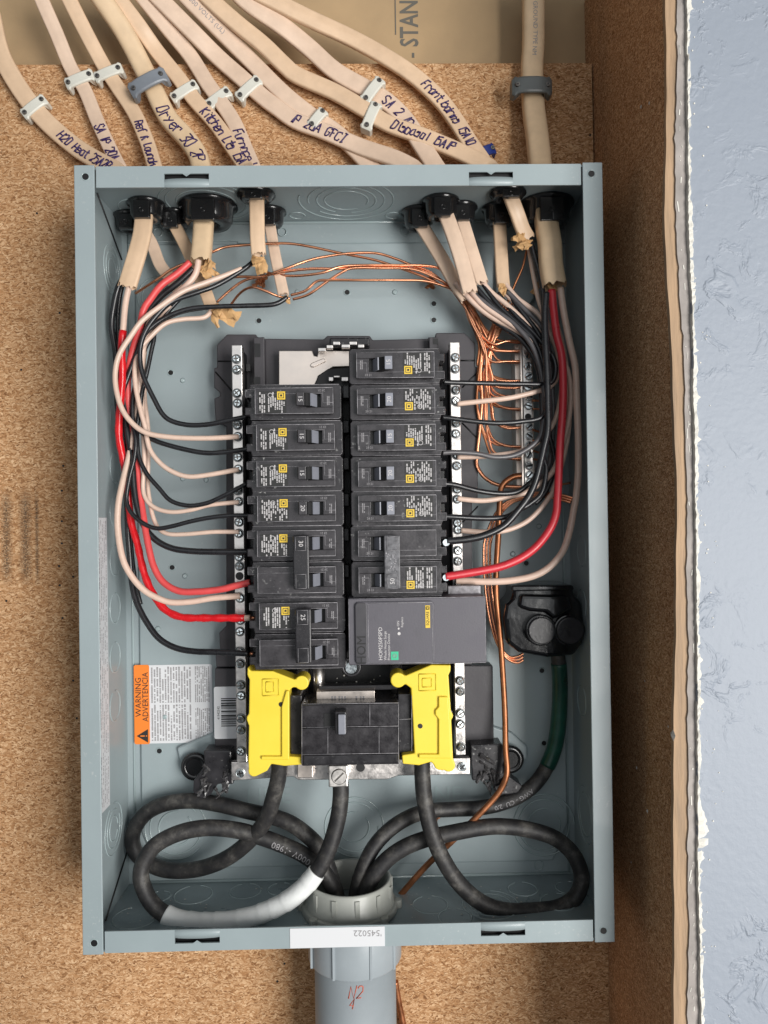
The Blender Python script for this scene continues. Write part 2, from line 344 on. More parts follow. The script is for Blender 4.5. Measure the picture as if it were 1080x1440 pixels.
def textat(mb, s, size, cx, cz, h, ang=0, align='CENTER', sx=1, bold=0):
    vs, fs = textmesh(s, size, align, bold); c, q = math.cos(ang), math.sin(ang)
    return mb.add([(cx+x*sx*c-y*q, -h, cz+x*sx*q+y*c) for x, y in vs], fs)
def arc_eval(P):
    ls = [0]
    for a, b in zip(P, P[1:]): ls.append(ls[-1]+(b-a).length)
    def f(s):
        s = max(0, min(s, ls[-1]-1e-6)); i = 0
        lo, hi = 0, len(ls)-1
        while hi-lo > 1:
            m = (lo+hi)//2
            if ls[m] <= s: lo = m
            else: hi = m
        t = (s-ls[lo])/(ls[hi]-ls[lo]); return P[lo].lerp(P[hi], t), (P[min(hi+1, len(P)-1)]-P[max(lo-1, 0)]).normalized()
    return f, ls[-1]
def on_cable(P, r, flat, s, v):   # point on the camera-facing surface: distance s, offset v metres to the left of travel
    f, L = arc_eval(P) if not isinstance(P, tuple) else P
    p, t = f(s); sd = t.cross(Vector((0, -1, 0))).normalized(); up = sd.cross(t).normalized()
    if up.y > 0: up = -up
    k = max(-.97, min(.97, v/r)); pw = 2.0 if flat > .9*r else 3.2; return p - sd*v*1 + up*(flat*(1-abs(k)**pw)**(1/pw)+.0002)
def nearest_s(P, target):
    best = (9, 0); l = 0
    for a, b in zip(P, P[1:]):
        d = (a-target).length
        if d < best[0]: best = (d, l)
        l += (b-a).length
    return best[1]
def handwrite(P, r, flat, start_px, text, parent, size=.009, seed=1, matn='pen', pw=.00058, h=12, vo=0):
    st, ln = strokes(text, size*.84, .5, seed=seed); mb = MB(); s0 = nearest_s(P, W(start_px[0], start_px[1], h)); ev = arc_eval(P)
    for k in st:
        pts = []
        for a, b in zip(k, k[1:]):
            n = max(1, int(math.hypot(b[0]-a[0], b[1]-a[1])/.0012))
            for i in range(n): pts.append((a[0]+(b[0]-a[0])*i/n, a[1]+(b[1]-a[1])*i/n))
        pts.append(k[-1]); mb.tube([on_cable(ev, r, flat, s0+x, max(-r*.85, min(r*.85, y+vo))) for x, y in pts], pw, 4)
    return mb.build('handwriting', matn, parent)
def print_on(P, r, flat, start_px, text, parent, size=.0045, matn='print_gray', h=20, vo=0, sx=1.0):
    vs, fs = textmesh(text, size); s0 = nearest_s(P, W(start_px[0], start_px[1], h)); ev = arc_eval(P)
    return MB().add([on_cable(ev, r, flat, s0+x*sx, y+vo) for x, y in vs], fs).build('printed_text', matn, parent)

# ================================================================== SETTING
c0 = W(836, 160, 0); c1 = W(859, 1400, 0)
def XWz(z): return c0.x+(c1.x-c0.x)*(z-c0.z)/(c1.z-c0.z)
XW = XWz(0); print('XW', c0.x, c1.x)
ztop = W(400, 90, 0).z
tag(MB().prism([(-.7, -.6), (XWz(-.6)-.0015, -.6), (XWz(ztop)-.0015, ztop), (-.7, ztop)], -.018, 0).build('particle_board_wall', 'board'), kind='structure')
o = MB().box(-.3, .55, 1.1, 1.0, -.026, -.022).build('kraft_backing', 'kraft'); tag(o, kind='structure')
kb = o; mbt = MB(); p = W(577, 66, -22); textat(mbt, 'STANDARD', .0215, p.x, p.z, -.0218, math.pi/2, 'LEFT', .74, .02)
mbt.build('stencil_lettering', 'ink_gray', kb)
q = W(581, 78, -22); MB().box(q.x, q.z, .002, .004, -.0219, -.0216).build('printed_mark', 'ink_gray', kb)
q = W(556, 20, -22); MB().box(q.x, q.z, .0009, .035, -.0219, -.0216).build('printed_mark', 'ink_gray', kb)
def wavy(base, amp, seed, n=60, z0=-.46, z1=.46):
    r = random.Random(seed); ph = [r.uniform(0, 6) for _ in range(4)]; out = []
    for i in range(n+1):
        z = z0+(z1-z0)*i/n; out.append((base(z)+amp*(math.sin(z*23+ph[0])*.5+math.sin(z*71+ph[1])*.3+math.sin(z*190+ph[2])*.2), z))
    return out
def edge(pts):     # boundary traced on the photo at height 150 mm -> x(z)
    q = sorted([(W(x, y, 150).z, W(x, y, 150).x) for x, y in pts])
    def f(z):
        if z <= q[0][0]: return q[0][1]
        for a, b in zip(q, q[1:]):
            if z <= b[0]: return a[1]+(b[1]-a[1])*(z-a[0])/(b[0]-a[0])
        return q[-1][1]
    return f
E1 = edge([(932, 0), (934, 200), (931, 300), (941, 480), (948, 700), (947, 900), (944, 1100), (944, 1440)])
E2 = edge([(947, 0), (947, 200), (946, 300), (955, 480), (961, 700), (964, 900), (962, 1150), (964, 1440)])
E3 = edge([(960, 0), (961, 150), (962, 300), (968, 480), (972, 700), (974, 900), (975, 1200), (980, 1440)])
a1 = wavy(E1, .0007, 1, 220); a2 = [(x+random.gauss(0, .00022), z) for x, z in wavy(E2, .0010, 2, 220)]; a3 = wavy(E3, .0005, 3, 220)
def strip(A, B, h0, h1):
    mb = MB(); n = len(A); vs = []
    for (xa, z), (xb, _) in zip(A, B): vs += [(xa, -h0, z), (xa, -h1, z), (xb, -h1, z), (xb, -h0, z)]
    fs = []
    for i in range(n-1):
        o = i*4
        for j in range(4): fs.append((o+j, o+(j+1) % 4, o+4+(j+1) % 4, o+4+j))
    fs += [(0, 1, 2, 3), ((n-1)*4, (n-1)*4+1, (n-1)*4+2, (n-1)*4+3)]
    return mb.add(vs, fs)
# side board: inner face runs from the back board to the niche's front edge
mb = MB(); A = a1; vs = []; fs = []
for x, z in A: vs += [(XWz(z), .03, z), (x-.0002, -.1495, z), (x+.012, -.1495, z), (XWz(z)+.014, .03, z)]
for i in range(len(A)-1):
    for j in range(4): fs.append((i*4+j, i*4+(j+1) % 4, i*4+4+(j+1) % 4, i*4+4+j))
tag(mb.add(vs, fs).build('side_board_wall', 'sideboard'), kind='structure')
tag(strip(a1, a2, .1497, .1535).build('wood_trim', 'wood'), kind='structure')
tag(strip(a2, a3, .140, .1548).build('drywall_edge', 'gypsum'), kind='structure')
tag(strip(a3, [(.75, z) for x, z in a3], .1535, .157).build('painted_wall', 'stucco'), kind='structure')
# crumbly plaster bead along the cut edge
mb = MB(); r = random.Random(5); N = 420; vs = []; wl = wr_ = .001; zk = W(975, 1165, 150).z
for i in range(N+1):
    z = -.40+.84*i/N; wl = max(.0001, wl*.75+r.gauss(.0003, .0004)*.5); wr_ = max(.0003, wr_*.7+r.gauss(.0011, .0010)*.45)
    e = .0065*math.exp(-((z-zk)/.013)**2)+(.0022 if r.random() < .07 else 0); x = E3(z)
    hh = .1568+r.uniform(.0001, .0014); vs += [(x-wl, -.154, z), (x-wl*.6, -hh, z+r.uniform(-.0006, .0006)), (x+wr_*.6+e*.5, -hh-r.uniform(-.0004, .0005), z), (x+wr_+e, -.1568, z)]
mb.add(vs, [(i*4+j, i*4+j+1, i*4+j+5, i*4+j+4) for i in range(N) for j in range(3)])
for i in range(70):
    z = r.uniform(-.34, .40); x = E3(z)+abs(r.gauss(.006, .006)); rr = r.uniform(.0002, .0006); mb.cyl((x, -.157, z), (0, -1, 0), rr, .0004, 6)
for i in range(60):
    z = r.uniform(-.34, .40); x = E2(z)+r.uniform(.0012, .0035); l = abs(r.gauss(.002, .002)); mb.box(x, z, r.uniform(.0002, .0007), l, .1547, .1551, r.uniform(-.2, .2))
tag(mb.build('plaster_bead', 'plaster', recalc=True), kind='stuff')
# specks on the side board
mb = MB()
for x, y, k in ((938, 1034, 1.6), (883, 1080, .6), (899, 1141, .7), (886, 975, .5), (897, 958, .5), (931, 1022, .5), (893, 150, .6), (905, 145, .5), (873, 1213, .4)):
    p = WX(x, y, E1(W(x, y, 100).z)-.004); p.x = XWz(p.z)+(E1(p.z)-XWz(p.z))*min(1, -p.y/.15)-.0006; mb.add([p+Vector((0, 0, .0022*k)), p+Vector((0, .003*k, 0)), p+Vector((0, 0, -.0024*k)), p+Vector((0, -.002*k, .0004)), p+Vector((-.001*k, 0, 0))], [(0,1,4),(1,2,4),(2,3,4),(3,0,4)])
tag(mb.build('plaster_flecks', 'flake'), kind='stuff')
mb = MB()
for x, y in ((89, 655), (87, 690), (87, 733), (87, 764), (83, 796), (103, 811), (84, 823), (88, 869), (9, 845), (103, 957), (108, 1010), (52, 300), (30, 520), (84, 440), (400, 1355), (390, 1380), (830, 190)):
    p = W(x, y, .1); mb.cyl(p, (0, -1, 0), .0009, .0002, 8)
tag(mb.build('pinholes', 'deep'), kind='stuff')

# ================================================================== ENCLOSURE
D = .095; HW = .181; HH = .267; T = .0015
box = thing('electrical_box', (0, 0, -HH), 'open gray steel electrical panel box mounted on the particle board', 'electrical box')
MB().box(0, 0, 2*HW-2*T, 2*HH-2*T, .0006, .002).build('back_plate', 'paint', box)
def wall(name, cx, cz, w, l, m='paint', h1=D-.0002): return MB().box(cx, cz, w, l, .0004, h1).build(name, m, box)
wall('side_wall', -HW+T/2, 0, T, 2*HH); wall('side_wall', HW-T/2, 0, T, 2*HH)
wall('top_wall', 0, HH-T/2, 2*HW-2*T-.0002, T); wall('bottom_wall', 0, -HH+T/2, 2*HW-2*T-.0002, T, 'paint_dirty')
FL = .0138
for sx in (-1, 1):
    MB().box(sx*(HW-FL/2), 0, FL, 2*HH+.002, D, D+.0014).build('side_flange', 'paint', box, bevel=.0005)
    for y, zz in ((0, HH-.007), (1, -HH+.007)):
        c = MB().cyl((sx*(HW-.0078), -D-.0013, zz), (0, -1, 0), .0022, .0003, 16).build('screw_hole', 'deep', box)
        MB().ring((sx*(HW-.0078), -D-.0014, zz), (1, 0, 0), (0, 0, 1), .0026, .00035, 20).build('hole_rim', 'paint_edge', c)
TF = .0145
for sz in (1, -1):
    x0, x1 = -HW+FL+.0012, HW-FL-.0012; zc = sz*(HH-TF/2)
    fl = MB(); segs = []
    sl = [W(263, 251, 95).x, W(690, 251, 95).x] if sz > 0 else [W(278, 1318, 95).x, W(707, 1309, 95).x]
    hw = .0152; xs = [x0, sl[0]-hw, sl[0]+hw, sl[1]-hw, sl[1]+hw, x1]
    for i in (0, 2, 4): fl.box((xs[i]+xs[i+1])/2, zc, xs[i+1]-xs[i], TF, D, D+.0013)
    for c in sl:
        # outer strip and bowed lip round the slot
        fl.box(c, sz*(HH-.0026), 2*hw, .0052, D, D+.0013)
        n = 10; vs = []; zi = sz*(HH-.0092); zo = sz*(HH-TF)
        for i in range(n+1):
            t = i/n; b = math.sin(math.pi*t)**.6*.0016; x = c-hw+2*hw*t
            vs += [(x, -D-b, zi), (x, -D-.0013-b, zi), (x, -D-.0013-b, zo-sz*b*.5), (x, -D-b, zo-sz*b*.5)]
        fl.add(vs, [(i*4+j, i*4+(j+1) % 4, i*4+4+(j+1) % 4, i*4+4+j) for i in range(n) for j in range(4)], True)
        fl.add([(c-.003, -D-.0013, sz*(HH-.0052)), (c+.003, -D-.0013, sz*(HH-.0052)), (c, -D-.0019, sz*(HH-.0075))], [(0, 1, 2)])
    fl.build('top_flange' if sz > 0 else 'bottom_flange', 'paint', box)
    for c in sl: MB().box(c, sz*(HH-.0072), 2*hw+.002, .0075, D-.006, D-.003).build('slot_shade', 'deep', box)  # black sheet painting the shade inside the slot
# raised centre panel of the back
pa = W(188, 342, 7); pb = W(800, 1212, 7)
raised = MB().prism([(pa.x, pa.z), (pa.x, pb.z+.03), (pa.x+.012, pb.z), (pb.x-.012, pb.z), (pb.x, pb.z+.03), (pb.x, pa.z)], .002, .0048).build('raised_panel', 'paint', box, bevel=.0022, seg=3)
# seams and creases
mb = MB()
for x in (-HW+T+.0052, HW-T-.0052): mb.tube([Vector((x, -.0021, -HH+.004)), Vector((x, -.0021, HH-.004))], .0009, 8)
for z in (-HH+T+.001, HH-T-.001): mb.tube([Vector((-HW+.006, -.0023, z)), Vector((HW-.006, -.0023, z))], .0012, 8)
mb.build('fold_crease', 'paint_edge', box)
def kn_back(px, py, rs, h=5):
    mb = MB(); c = W(px, py, h)
    for i, r in enumerate(rs): mb.ring(c, (1, 0, 0), (0, 0, 1), r, .0007, 48, a0=i*.7, a1=i*.7+5.6)
    return mb.build('knockout', 'paint_edge', box)
kn_back(247, 1165, (.0245, .0205, .0135)); kn_back(498, 1163, (.0235, .0195, .012)); kn_back(765, 1160, (.0245, .0205, .013)); kn_back(222, 418, (.016, .0125), 5)
def kn_wall(px, py, rs, kind):
    mb = MB()
    for i, r in enumerate(rs):
        if kind == 'top': c = WZ(px, py, HH-T); mb.ring(c, (1, 0, 0), (0, 1, 0), r, .0008, 44, a0=1+i, a1=1+i+5.7)
        elif kind == 'bot': c = WZ(px, py, -HH+T); mb.ring(c, (1, 0, 0), (0, 1, 0), r, .0007, 44, a0=2+i, a1=2+i+5.7)
        elif kind == 'left': c = WX(px, py, -HW+T); mb.ring(c, (0, 0, 1), (0, 1, 0), r, .0006, 40, a0=i, a1=i+5.8)
        else: c = WX(px, py, HW-T); mb.ring(c, (0, 0, 1), (0, 1, 0), r, .0005, 40, a0=i, a1=i+5.8)
    return mb.build('knockout', 'paint_edge', box)
kn_wall(487, 282, (.0165, .0225, .029, .036), 'top'); kn_wall(418, 303, (.006,), 'top'); kn_wall(553, 303, (.006,), 'top')
kn_wall(290, 285, (.022, .030, .035), 'top'); kn_wall(197, 292, (.016,), 'top')
for y in (460, 588, 658, 720, 788, 855, 924, 992): kn_wall(162, y, (.0115,), 'left')
kn_wall(158, 380, (.019, .014, .009), 'left'); kn_wall(160, 1165, (.019, .014, .009), 'left')
for y in (775, 850, 985): kn_wall(818, y, (.0115,), 'right')
kn_wall(823, 1145, (.021, .016), 'right')
for x, y, rs in ((272, 1258, (.0145,)), (345, 1253, (.012,)), (225, 1260, (.008,)), (190, 1290, (.016,)), (395, 1250, (.010,)), (605, 1272, (.013,)), (690, 1272, (.021, .016, .011)), (735, 1250, (.011,)), (785, 1268, (.013,)), (800, 1248, (.010,)), (640, 1290, (.012,))):
    kn_wall(x, y, rs, 'bot')
# dimples, studs, holes of the back plate
for x, y in ((222, 327), (397, 326), (570, 325), (758, 1217), (432, 1232)):
    MB().ring(W(x, y, 3), (1, 0, 0), (0, 0, 1), .0034, .0005, 24).build('dimple', 'paint_edge', box)
for x, y in ((257, 535), (260, 810), (555, 411), (418, 411), (222, 884), (257, 673), (758, 740), (721, 779), (232, 1008), (290, 675)):
    MB().cyl(W(x, y, 4.6), (0, -1, 0), .0024, .0012, 16, .0012).build('dimple', 'paint_edge', box)
for x, y in ((240, 524), (242, 798), (488, 411), (610, 427), (610, 450), (364, 451), (224, 1056), (740, 792), (765, 1045), (762, 943), (241, 662), (225, 813)):
    k = MB().cyl(W(x, y, 4.9), (0, -1, 0), .0019, .0003, 16).build('mounting_hole', 'deep', box)
    MB().ring(W(x, y, 5), (1, 0, 0), (0, 0, 1), .0024, .0004, 20).build('hole_rim', 'paint_edge', k)
# embossed tab outlines of the back
mb = MB()
for pts in (((180, 342), (222, 342), (222, 339), (335, 339), (335, 342), (800, 342)), ((452, 375), (440, 375), (440, 398), (470, 398), (470, 375)), ((210, 1214), (340, 1216), (342, 1212), (600, 1212), (602, 1208), (704, 1206), (704, 1201), (760, 1199))):
    mb.tube([W(x, y, 3.2) for x, y in pts], .0005, 6)
mb.build('pressed_line', 'paint_edge', box)
mb = MB()
for (x, y, s) in ((618, 1118, 'LINE'), (378, 1120, 'LINE')): 
    p = W(x, y, 5); textat(mb, s, .018, p.x, p.z, .0052, 0, 'CENTER')
tag(mb.build('embossed_lettering', 'paint_edge', box), kind='stuff')
# corner gussets
for (x, y, kx, kz) in ((-1, 1, 133, 298), (-1, -1, 148, 1270)):
    mb = MB(); a = Vector((x*(HW-T-.0004), -.058, y*(HH-T))); b = Vector((x*(HW-T-.0004), -.004, y*(HH-.032)))
    mb.tube([a, b], .0007, 6); mb.build('gusset_edge', 'deep', box)
# ground-side pressed pocket, upper right
pk = MB().pprism([(700, 358), (722, 352), (745, 352), (752, 372), (752, 420), (735, 438), (715, 438), (698, 418)], 5, 12).build('pressed_pocket', 'paint', box, bevel=.002, seg=3)
pk = MB().pprism([(248, 1052), (300, 1030), (322, 1036), (322, 1075), (276, 1082), (252, 1070)], 4, 9).build('pressed_pocket', 'paint', box, bevel=.002, seg=3)
pk = MB().pprism([(690, 1020), (720, 1030), (742, 1050), (742, 1068), (700, 1085), (680, 1070)], 4, 9).build('pressed_pocket', 'paint', box, bevel=.002, seg=3)

# ---- labels stuck in the box
def lines(mb, x0, z0, x1, z1, h, nl, vertical, seed, ch=.62, wmin=.0005, wmax=.0016, gapp=.16):
    r = random.Random(seed); 
    if vertical:
        st = (x1-x0)/nl
        for i in range(nl):
            z = z0; end = z1-(r.uniform(0, .35)*(z1-z0) if r.random() < .2 else 0)
            while z < end:
                l = r.uniform(wmin, wmax)
                if r.random() > gapp: mb.box(x0+st*(i+.5), min(z+l/2, z1), st*ch*r.uniform(.7, 1), l*.85, h-.00005, h)
                z += l
    else:
        st = (z1-z0)/nl
        for i in range(nl):
            x = x0
            while x < x1:
                l = r.uniform(wmin, wmax)
                if r.random() > gapp: mb.box(min(x+l/2, x1), z0+st*(i+.5), l*.85, st*ch*r.uniform(.7, 1), h-.00005, h)
                x += l
    return mb
a = W(190, 1046, 5.2); b = W(298, 934, 5.2)
def rrect(x0, z0, x1, z1, r=.002, n=4):
    out = []
    for cx, cz, a0 in ((x1-r, z1-r, 0), (x0+r, z1-r, 90), (x0+r, z0+r, 180), (x1-r, z0+r, 270)):
        for i in range(n+1): t = math.radians(a0+90*i/n); out.append((cx+r*math.cos(t), cz+r*math.sin(t)))
    return out
lab = MB().prism(rrect(a.x, a.z, b.x, b.z), .0048, .0051).build('warning_label', 'white_label', box)
xo = a.x+.0118
MB().prism(rrect(a.x-.0004, a.z-.0004, xo, b.z+.0004, .0015), .0051, .0053).build('orange_band', 'orange', lab)
mb = MB(); textat(mb, 'WARNING', .0066, a.x+.0032, (a.z+b.z)/2+.006, .00545, math.pi/2, 'CENTER', .98); textat(mb, 'ADVERTENCIA', .0066, a.x+.0088, (a.z+b.z)/2+.006, .00545, math.pi/2, 'CENTER', .9)
cx, cz = a.x+.0058, a.z+.0062
mb.add([(cx+.0046, -.00545, cz-.0054), (cx+.0046, -.00545, cz+.0054), (cx-.0044, -.00545, cz)], [(0, 1, 2)])
mb.build('label_lettering', 'print_black', lab)
mb = MB(); mb.box(cx-.0003+.0006, cz, .0034, .0009, .0055, .0056); mb.box(cx+.0034, cz, .0009, .0009, .0055, .0056); mb.build('warning_mark', 'orange', lab)
mb = MB(); mid = (a.z+b.z)/2
lines(mb, xo+.001, a.z+.002, b.x-.0165, mid-.001, .0052, 15, True, 3); lines(mb, xo+.001, mid+.001, b.x-.0165, b.z-.002, .0052, 15, True, 4)
lines(mb, b.x-.014, a.z+.002, b.x-.002, mid-.004, .0052, 8, True, 5); lines(mb, b.x-.014, mid+.001, b.x-.002, b.z-.002, .0052, 8, True, 6)
mb.build('fine_print', 'print_gray', lab)
def strip_label(y0, y1, d0, d1, seed):
    z0 = WX(142, y1, -HW+T).z; z1 = WX(142, y0, -HW+T).z; x = -HW+T+.0003
    o = MB().add([(x, -d0, z0), (x, -d1, z0), (x, -d1, z1), (x, -d0, z1)], [(0, 1, 2, 3)]).build('side_sticker', 'white_label', box)
    r = random.Random(seed); mb = MB()
    for i in range(9):
        h = d0+(d1-d0)*(i+.7)/9.6; z = z0+.003
        while z < z1-.003:
            l = r.uniform(.0008, .003)
            if r.random() > .3: mb.add([(x+.0001, -h, z), (x+.0001, -h-.0009, z), (x+.0001, -h-.0009, z+l*.8), (x+.0001, -h, z+l*.8)], [(0, 1, 2, 3)])
            z += l
    mb.build('fine_print', 'print_gray', o)
strip_label(728, 1145, .0450, .078, 8)
a = W(408, 1334, 97); b = W(541, 1303, 97)
st = MB().box((a.x+b.x)/2, (a.z+b.z)/2, b.x-a.x, b.z-a.z, .0963, .0968).build('serial_sticker', 'white_label', box)
mb = MB(); p = W(517, 1312, 97); textat(mb, "'545022", .0058, p.x, p.z, .0970, math.pi-.01, 'CENTER', 1.05); mb.build('serial_number', 'print_gray', st)

# ================================================================== BUS ASSEMBLY
bus = thing('bus_bar_base', tuple(W(495, 780, 10)), 'black plastic base with silver bus bars holding all the breakers', 'bus bar assembly')
MB().pprism([(372, 476), (455, 477), (460, 472), (520, 472), (524, 478), (608, 476), (608, 1085), (372, 1085)], 6, 24).build('base_tray', 'base', bus, bevel=.0008)
MB().pprism([(305, 485), (319, 470), (360, 470), (362, 474), (370, 474), (372, 480), (372, 938), (304, 938), (303, 920), (309, 912), (308, 890), (318, 880), (318, 600), (303, 592), (301, 560), (309, 557), (309, 552), (301, 545), (301, 517), (305, 517)], 6, 22).build('side_wing', 'base', bus, bevel=.0008)
MB().pprism([(602, 474), (612, 474), (613, 468), (653, 468), (668, 482), (668, 515), (673, 517), (672, 700), (664, 706), (664, 935), (602, 935)], 6, 22).build('side_wing', 'base', bus, bevel=.0008)
MB().pprism([(302, 940), (345, 940), (345, 1075), (302, 1075)], 5, 20).build('lower_wing', 'base', bus, bevel=.0008)
MB().pprism([(640, 936), (693, 936), (695, 1076), (640, 1076)], 5, 20).build('lower_wing', 'base', bus, bevel=.0008)
mb = MB()
for p0, p1 in (((306, 508), (345, 508)), ((303, 523), (335, 560)), ((648, 507), (668, 507)), ((650, 545), (672, 523)), ((650, 595), (672, 617)), ((650, 735), (672, 712))):
    mb.tube([W(*p0, 22.2), W(*p1, 22.2)], .0006, 6)
mb.build('moulded_line', 'deep', bus)
# rails with clip slots
for x0, x1 in ((357, 372), (604, 616)):
    MB().pbox(x0, 474, x1, 545, 24, 34).build('clip_rail', 'base', bus, bevel=.0006)
mb = MB()
for x0, y0, x1, y1 in ((358, 483, 366, 502), (357, 530, 366, 540), (346, 512, 352, 522), (609, 476, 616, 484)): MB().pbox(x0, y0, x1, y1, 30, 34.4).build('clip_slot', 'deep', bus)
MB().pprism([(392, 493), (439, 493), (441, 500), (446, 501), (448, 493), (495, 493), (495, 515), (468, 516), (450, 528), (440, 545), (392, 545)], 30, 36).build('bus_plate', 'alutan', bus, bevel=.0005)
MB().pprism([(436, 513), (439, 510), (454, 504), (458, 505), (458, 508), (441, 516), (437, 516)], 36, 37.6).build('plate_rib', 'alutan', bus, bevel=.0005)
MB().pprism([(441, 545), (447, 528), (462, 518), (492, 516), (492, 545)], 30, 38).build('bus_surround', 'deep', bus, bevel=.0008)
MB().pbox(463, 474, 520, 487, 30, 44).build('bus_cap', 'black', bus, bevel=.0015)
mb = MB()
for x0, y0, x1, y1 in ((447, 489, 458, 494), (459, 485, 468, 490), (468, 480, 478, 485), (480, 484, 492, 489), (491, 480, 502, 485), (503, 484, 512, 489), (462, 530, 469, 536), (469, 528, 478, 531), (480, 530, 490, 536)):
    mb.pbox(x0, y0, x1, y1, 40, 45)
mb.build('bus_stab', 'alu', bus, bevel=.0004)
MB().pbox(480, 545, 493, 940, 24, 40).build('centre_spine', 'deep', bus)
mb = MB()
for y in (551, 600, 652, 703, 752, 803): mb.pbox(482, y-9, 491, y+9, 40, 52)
mb.build('bus_finger', 'black', bus, bevel=.0006)
# lower region behind the main breaker
MB().pbox(400, 936, 600, 985, 24, 34).build('main_bay', 'deep', bus)
MB().pbox(560, 936, 598, 985, 24, 50).build('bay_pillar', 'black', bus, bevel=.001)
for x in (425, 448, 557):
    c = W(x, 938, 52); MB().cyl((c.x, c.y, c.z-.022), (0, 0, 1), .0042, .024, 16).build('bus_post', 'alu', bus)
mb = MB().cyl(W(494, 938, 60), (0, -1, 0), .0042, .003, 20).build('bay_screw', 'steel', bus); MB().ring(W(494, 938, 61), (1, 0, 0), (0, 0, 1), .0062, .0013, 24).build('screw_boss', 'black', bus)
r = random.Random(11); mb = MB()
for i in range(16):
    x = r.uniform(455, 555); y = r.uniform(948, 972); mb.cyl(W(x, y, 34.5), (0, -1, 0), r.uniform(.0004, .0008), .0006, 6)
mb.build('plaster_crumbs', 'flake', bus)
# bottom cross bracket
MB().pprism([(325, 1072), (425, 1072), (425, 1070), (560, 1070), (560, 1068), (661, 1066), (661, 1089), (560, 1091), (545, 1096), (420, 1097), (412, 1092), (325, 1098)], 38, 44).build('cross_bracket', 'alu', bus, bevel=.0006)
MB().pbox(418, 1074, 440, 1094, 44, 50).build('bracket_step', 'alutan', bus, bevel=.0006)
c = MB().cyl(W(507, 1079, 44), (0, -1, 0), .0033, .0003, 20).build('bracket_hole', 'deep', bus)
def screw(parent, px, py, h, r=.0031, ang=.5, matn='steel', name='screw', phil=True):
    c = W(px, py, h); mb = MB(); mb.cyl(c, (0, -1, 0), r, .0013, 18, r*.9)
    mb.ring(c+Vector((0, -.0013, 0)), (1, 0, 0), (0, 0, 1), r*.8, .0003, 18)
    o = mb.build(name, matn, parent); mb = MB()
    mb.box(c.x, c.z, r*1.75, r*.30, -c.y+.0012, -c.y+.00145, ang)
    if phil: mb.box(c.x, c.z, r*.28, r*1.15, -c.y+.0012, -c.y+.0015, ang)
    mb.build('slot', 'deep', o); return o
rr = random.Random(3)
screw(bus, 338, 1087, 44.2, .0036, .2); screw(bus, 650, 1078, 44.2, .0036, .8)
def neutral_bar(x0, x1, ys, pieces, hole=None, off=0, name='left'):
    b = None
    ya, yb = pieces[0][0], pieces[-1][1]
    t = W(x0[0], ya, 50); u = W(x0[1], yb, 50); cx = (t.x+u.x)/2
    zt = W((x0[0]+x0[1])/2, ya, 50).z; zb = W((x0[0]+x0[1])/2, yb, 50).z
    b = MB().box(cx, (zt+zb)/2, x1*sc(50), zt-zb, .040, .050).build('neutral_bar', 'alu', bus, bevel=.0005)
    MB().box(cx, (zt+zb)/2, x1*sc(50)*.8, zt-zb-.004, .022, .0398).build('bar_support', 'deep', bus)
    for y in ys:
        p = W((x0[0]+x0[1])/2, y, 50.2); k = y+.0
        c = Vector((cx+rr.uniform(-.0004, .0004), -.0502, p.z)); r = .0030; a = rr.uniform(0, 3)
        tl = Vector((rr.uniform(-.12, .12), -1, rr.uniform(-.12, .12))); mb = MB().cyl(c, tl, r*.98, .0018, 16, r); mb.cyl(c+tl*.0018, tl, r, .0007, 16, r*.72); s = mb.build('screw', 'steel', b); MB().cyl(c+Vector((.0, .0001, 0)), (0, -1, 0), r*1.22, .0004, 18).build('shadow_ring', 'screw_dark', s)  # dark ring under each head paints its shadow
        mb = MB().box(c.x, c.z, r*1.75, r*.30, .0524, .0530, a); mb.build('slot', 'nail', s); MB().box(c.x, c.z, r*.32, r*1.2, .0524, .0529, a).build('cross_slot', 'nail', s)
    for y in hole or []:
        p = W((x0[0]+x0[1])/2, y, 50.2); MB().cyl((cx, -.0501, p.z), (0, -1, 0), .0030, .0003, 16).build('empty_hole', 'deep', b)
    return b
neutral_bar((331, 342), 14.5, (505, 520, 553, 567, 598, 614, 643, 660, 690, 705, 734, 750, 783, 796, 841, 872, 888, 916, 933, 963, 978, 1010, 1026, 1056), [(485, 1072)], [810])
neutral_bar((638, 649), 14, (503, 519, 549, 564, 595, 610, 640, 655, 688, 702, 735, 745, 774, 789, 820, 957, 972, 1003, 1018, 1050), [(481, 1062)])
# broken plastic tabs at the lower corners
def tab(pts, seed, px, py):
    mb = MB().pprism(pts, 16, 34); o = mb.build('broken_tab', 'black', bus, bevel=.001)
    r = random.Random(seed)
    for i in range(15):
        x = px+r.uniform(-20, 20); y = py+r.uniform(-24, 22); q = shard(x, y, 35, r.uniform(.006, .013), r.uniform(-2.6, -.5), r, r.uniform(.0012, .003)); q.parent = o; q.location = OFF[q.name]-OFF[o.name]
def shard(px, py, h, l, a, r, wd):
    c = W(px, py, h); d = Vector((math.cos(a), r.uniform(-.25, .35), math.sin(a))); s_ = d.cross(Vector((0, -1, 0))).normalized(); vs = []; K = 5
    for j in range(K+1):
        t = j/K; p = c+d*l*t; w_ = wd*(1-.5*t)*r.uniform(.5, 1.2); b = r.uniform(-.0011, .0011)
        vs += [p-s_*w_+Vector((0, b, 0)), p+Vector((0, -r.uniform(.0004, .0022), 0)), p+s_*w_+Vector((0, -b, 0)), p+Vector((0, .001, 0))]
    return MB().add(vs, [(j*4+k, j*4+(k+1) % 4, j*4+4+(k+1) % 4, j*4+4+k) for j in range(K) for k in range(4)]+[(0, 1, 2, 3), (K*4, K*4+1, K*4+2, K*4+3)]).build('torn_shard', 'shard')
tab([(286, 1056), (325, 1056), (328, 1103), (306, 1103), (296, 1118), (282, 1124), (271, 1114), (272, 1098), (288, 1078)], 1, 303, 1086)
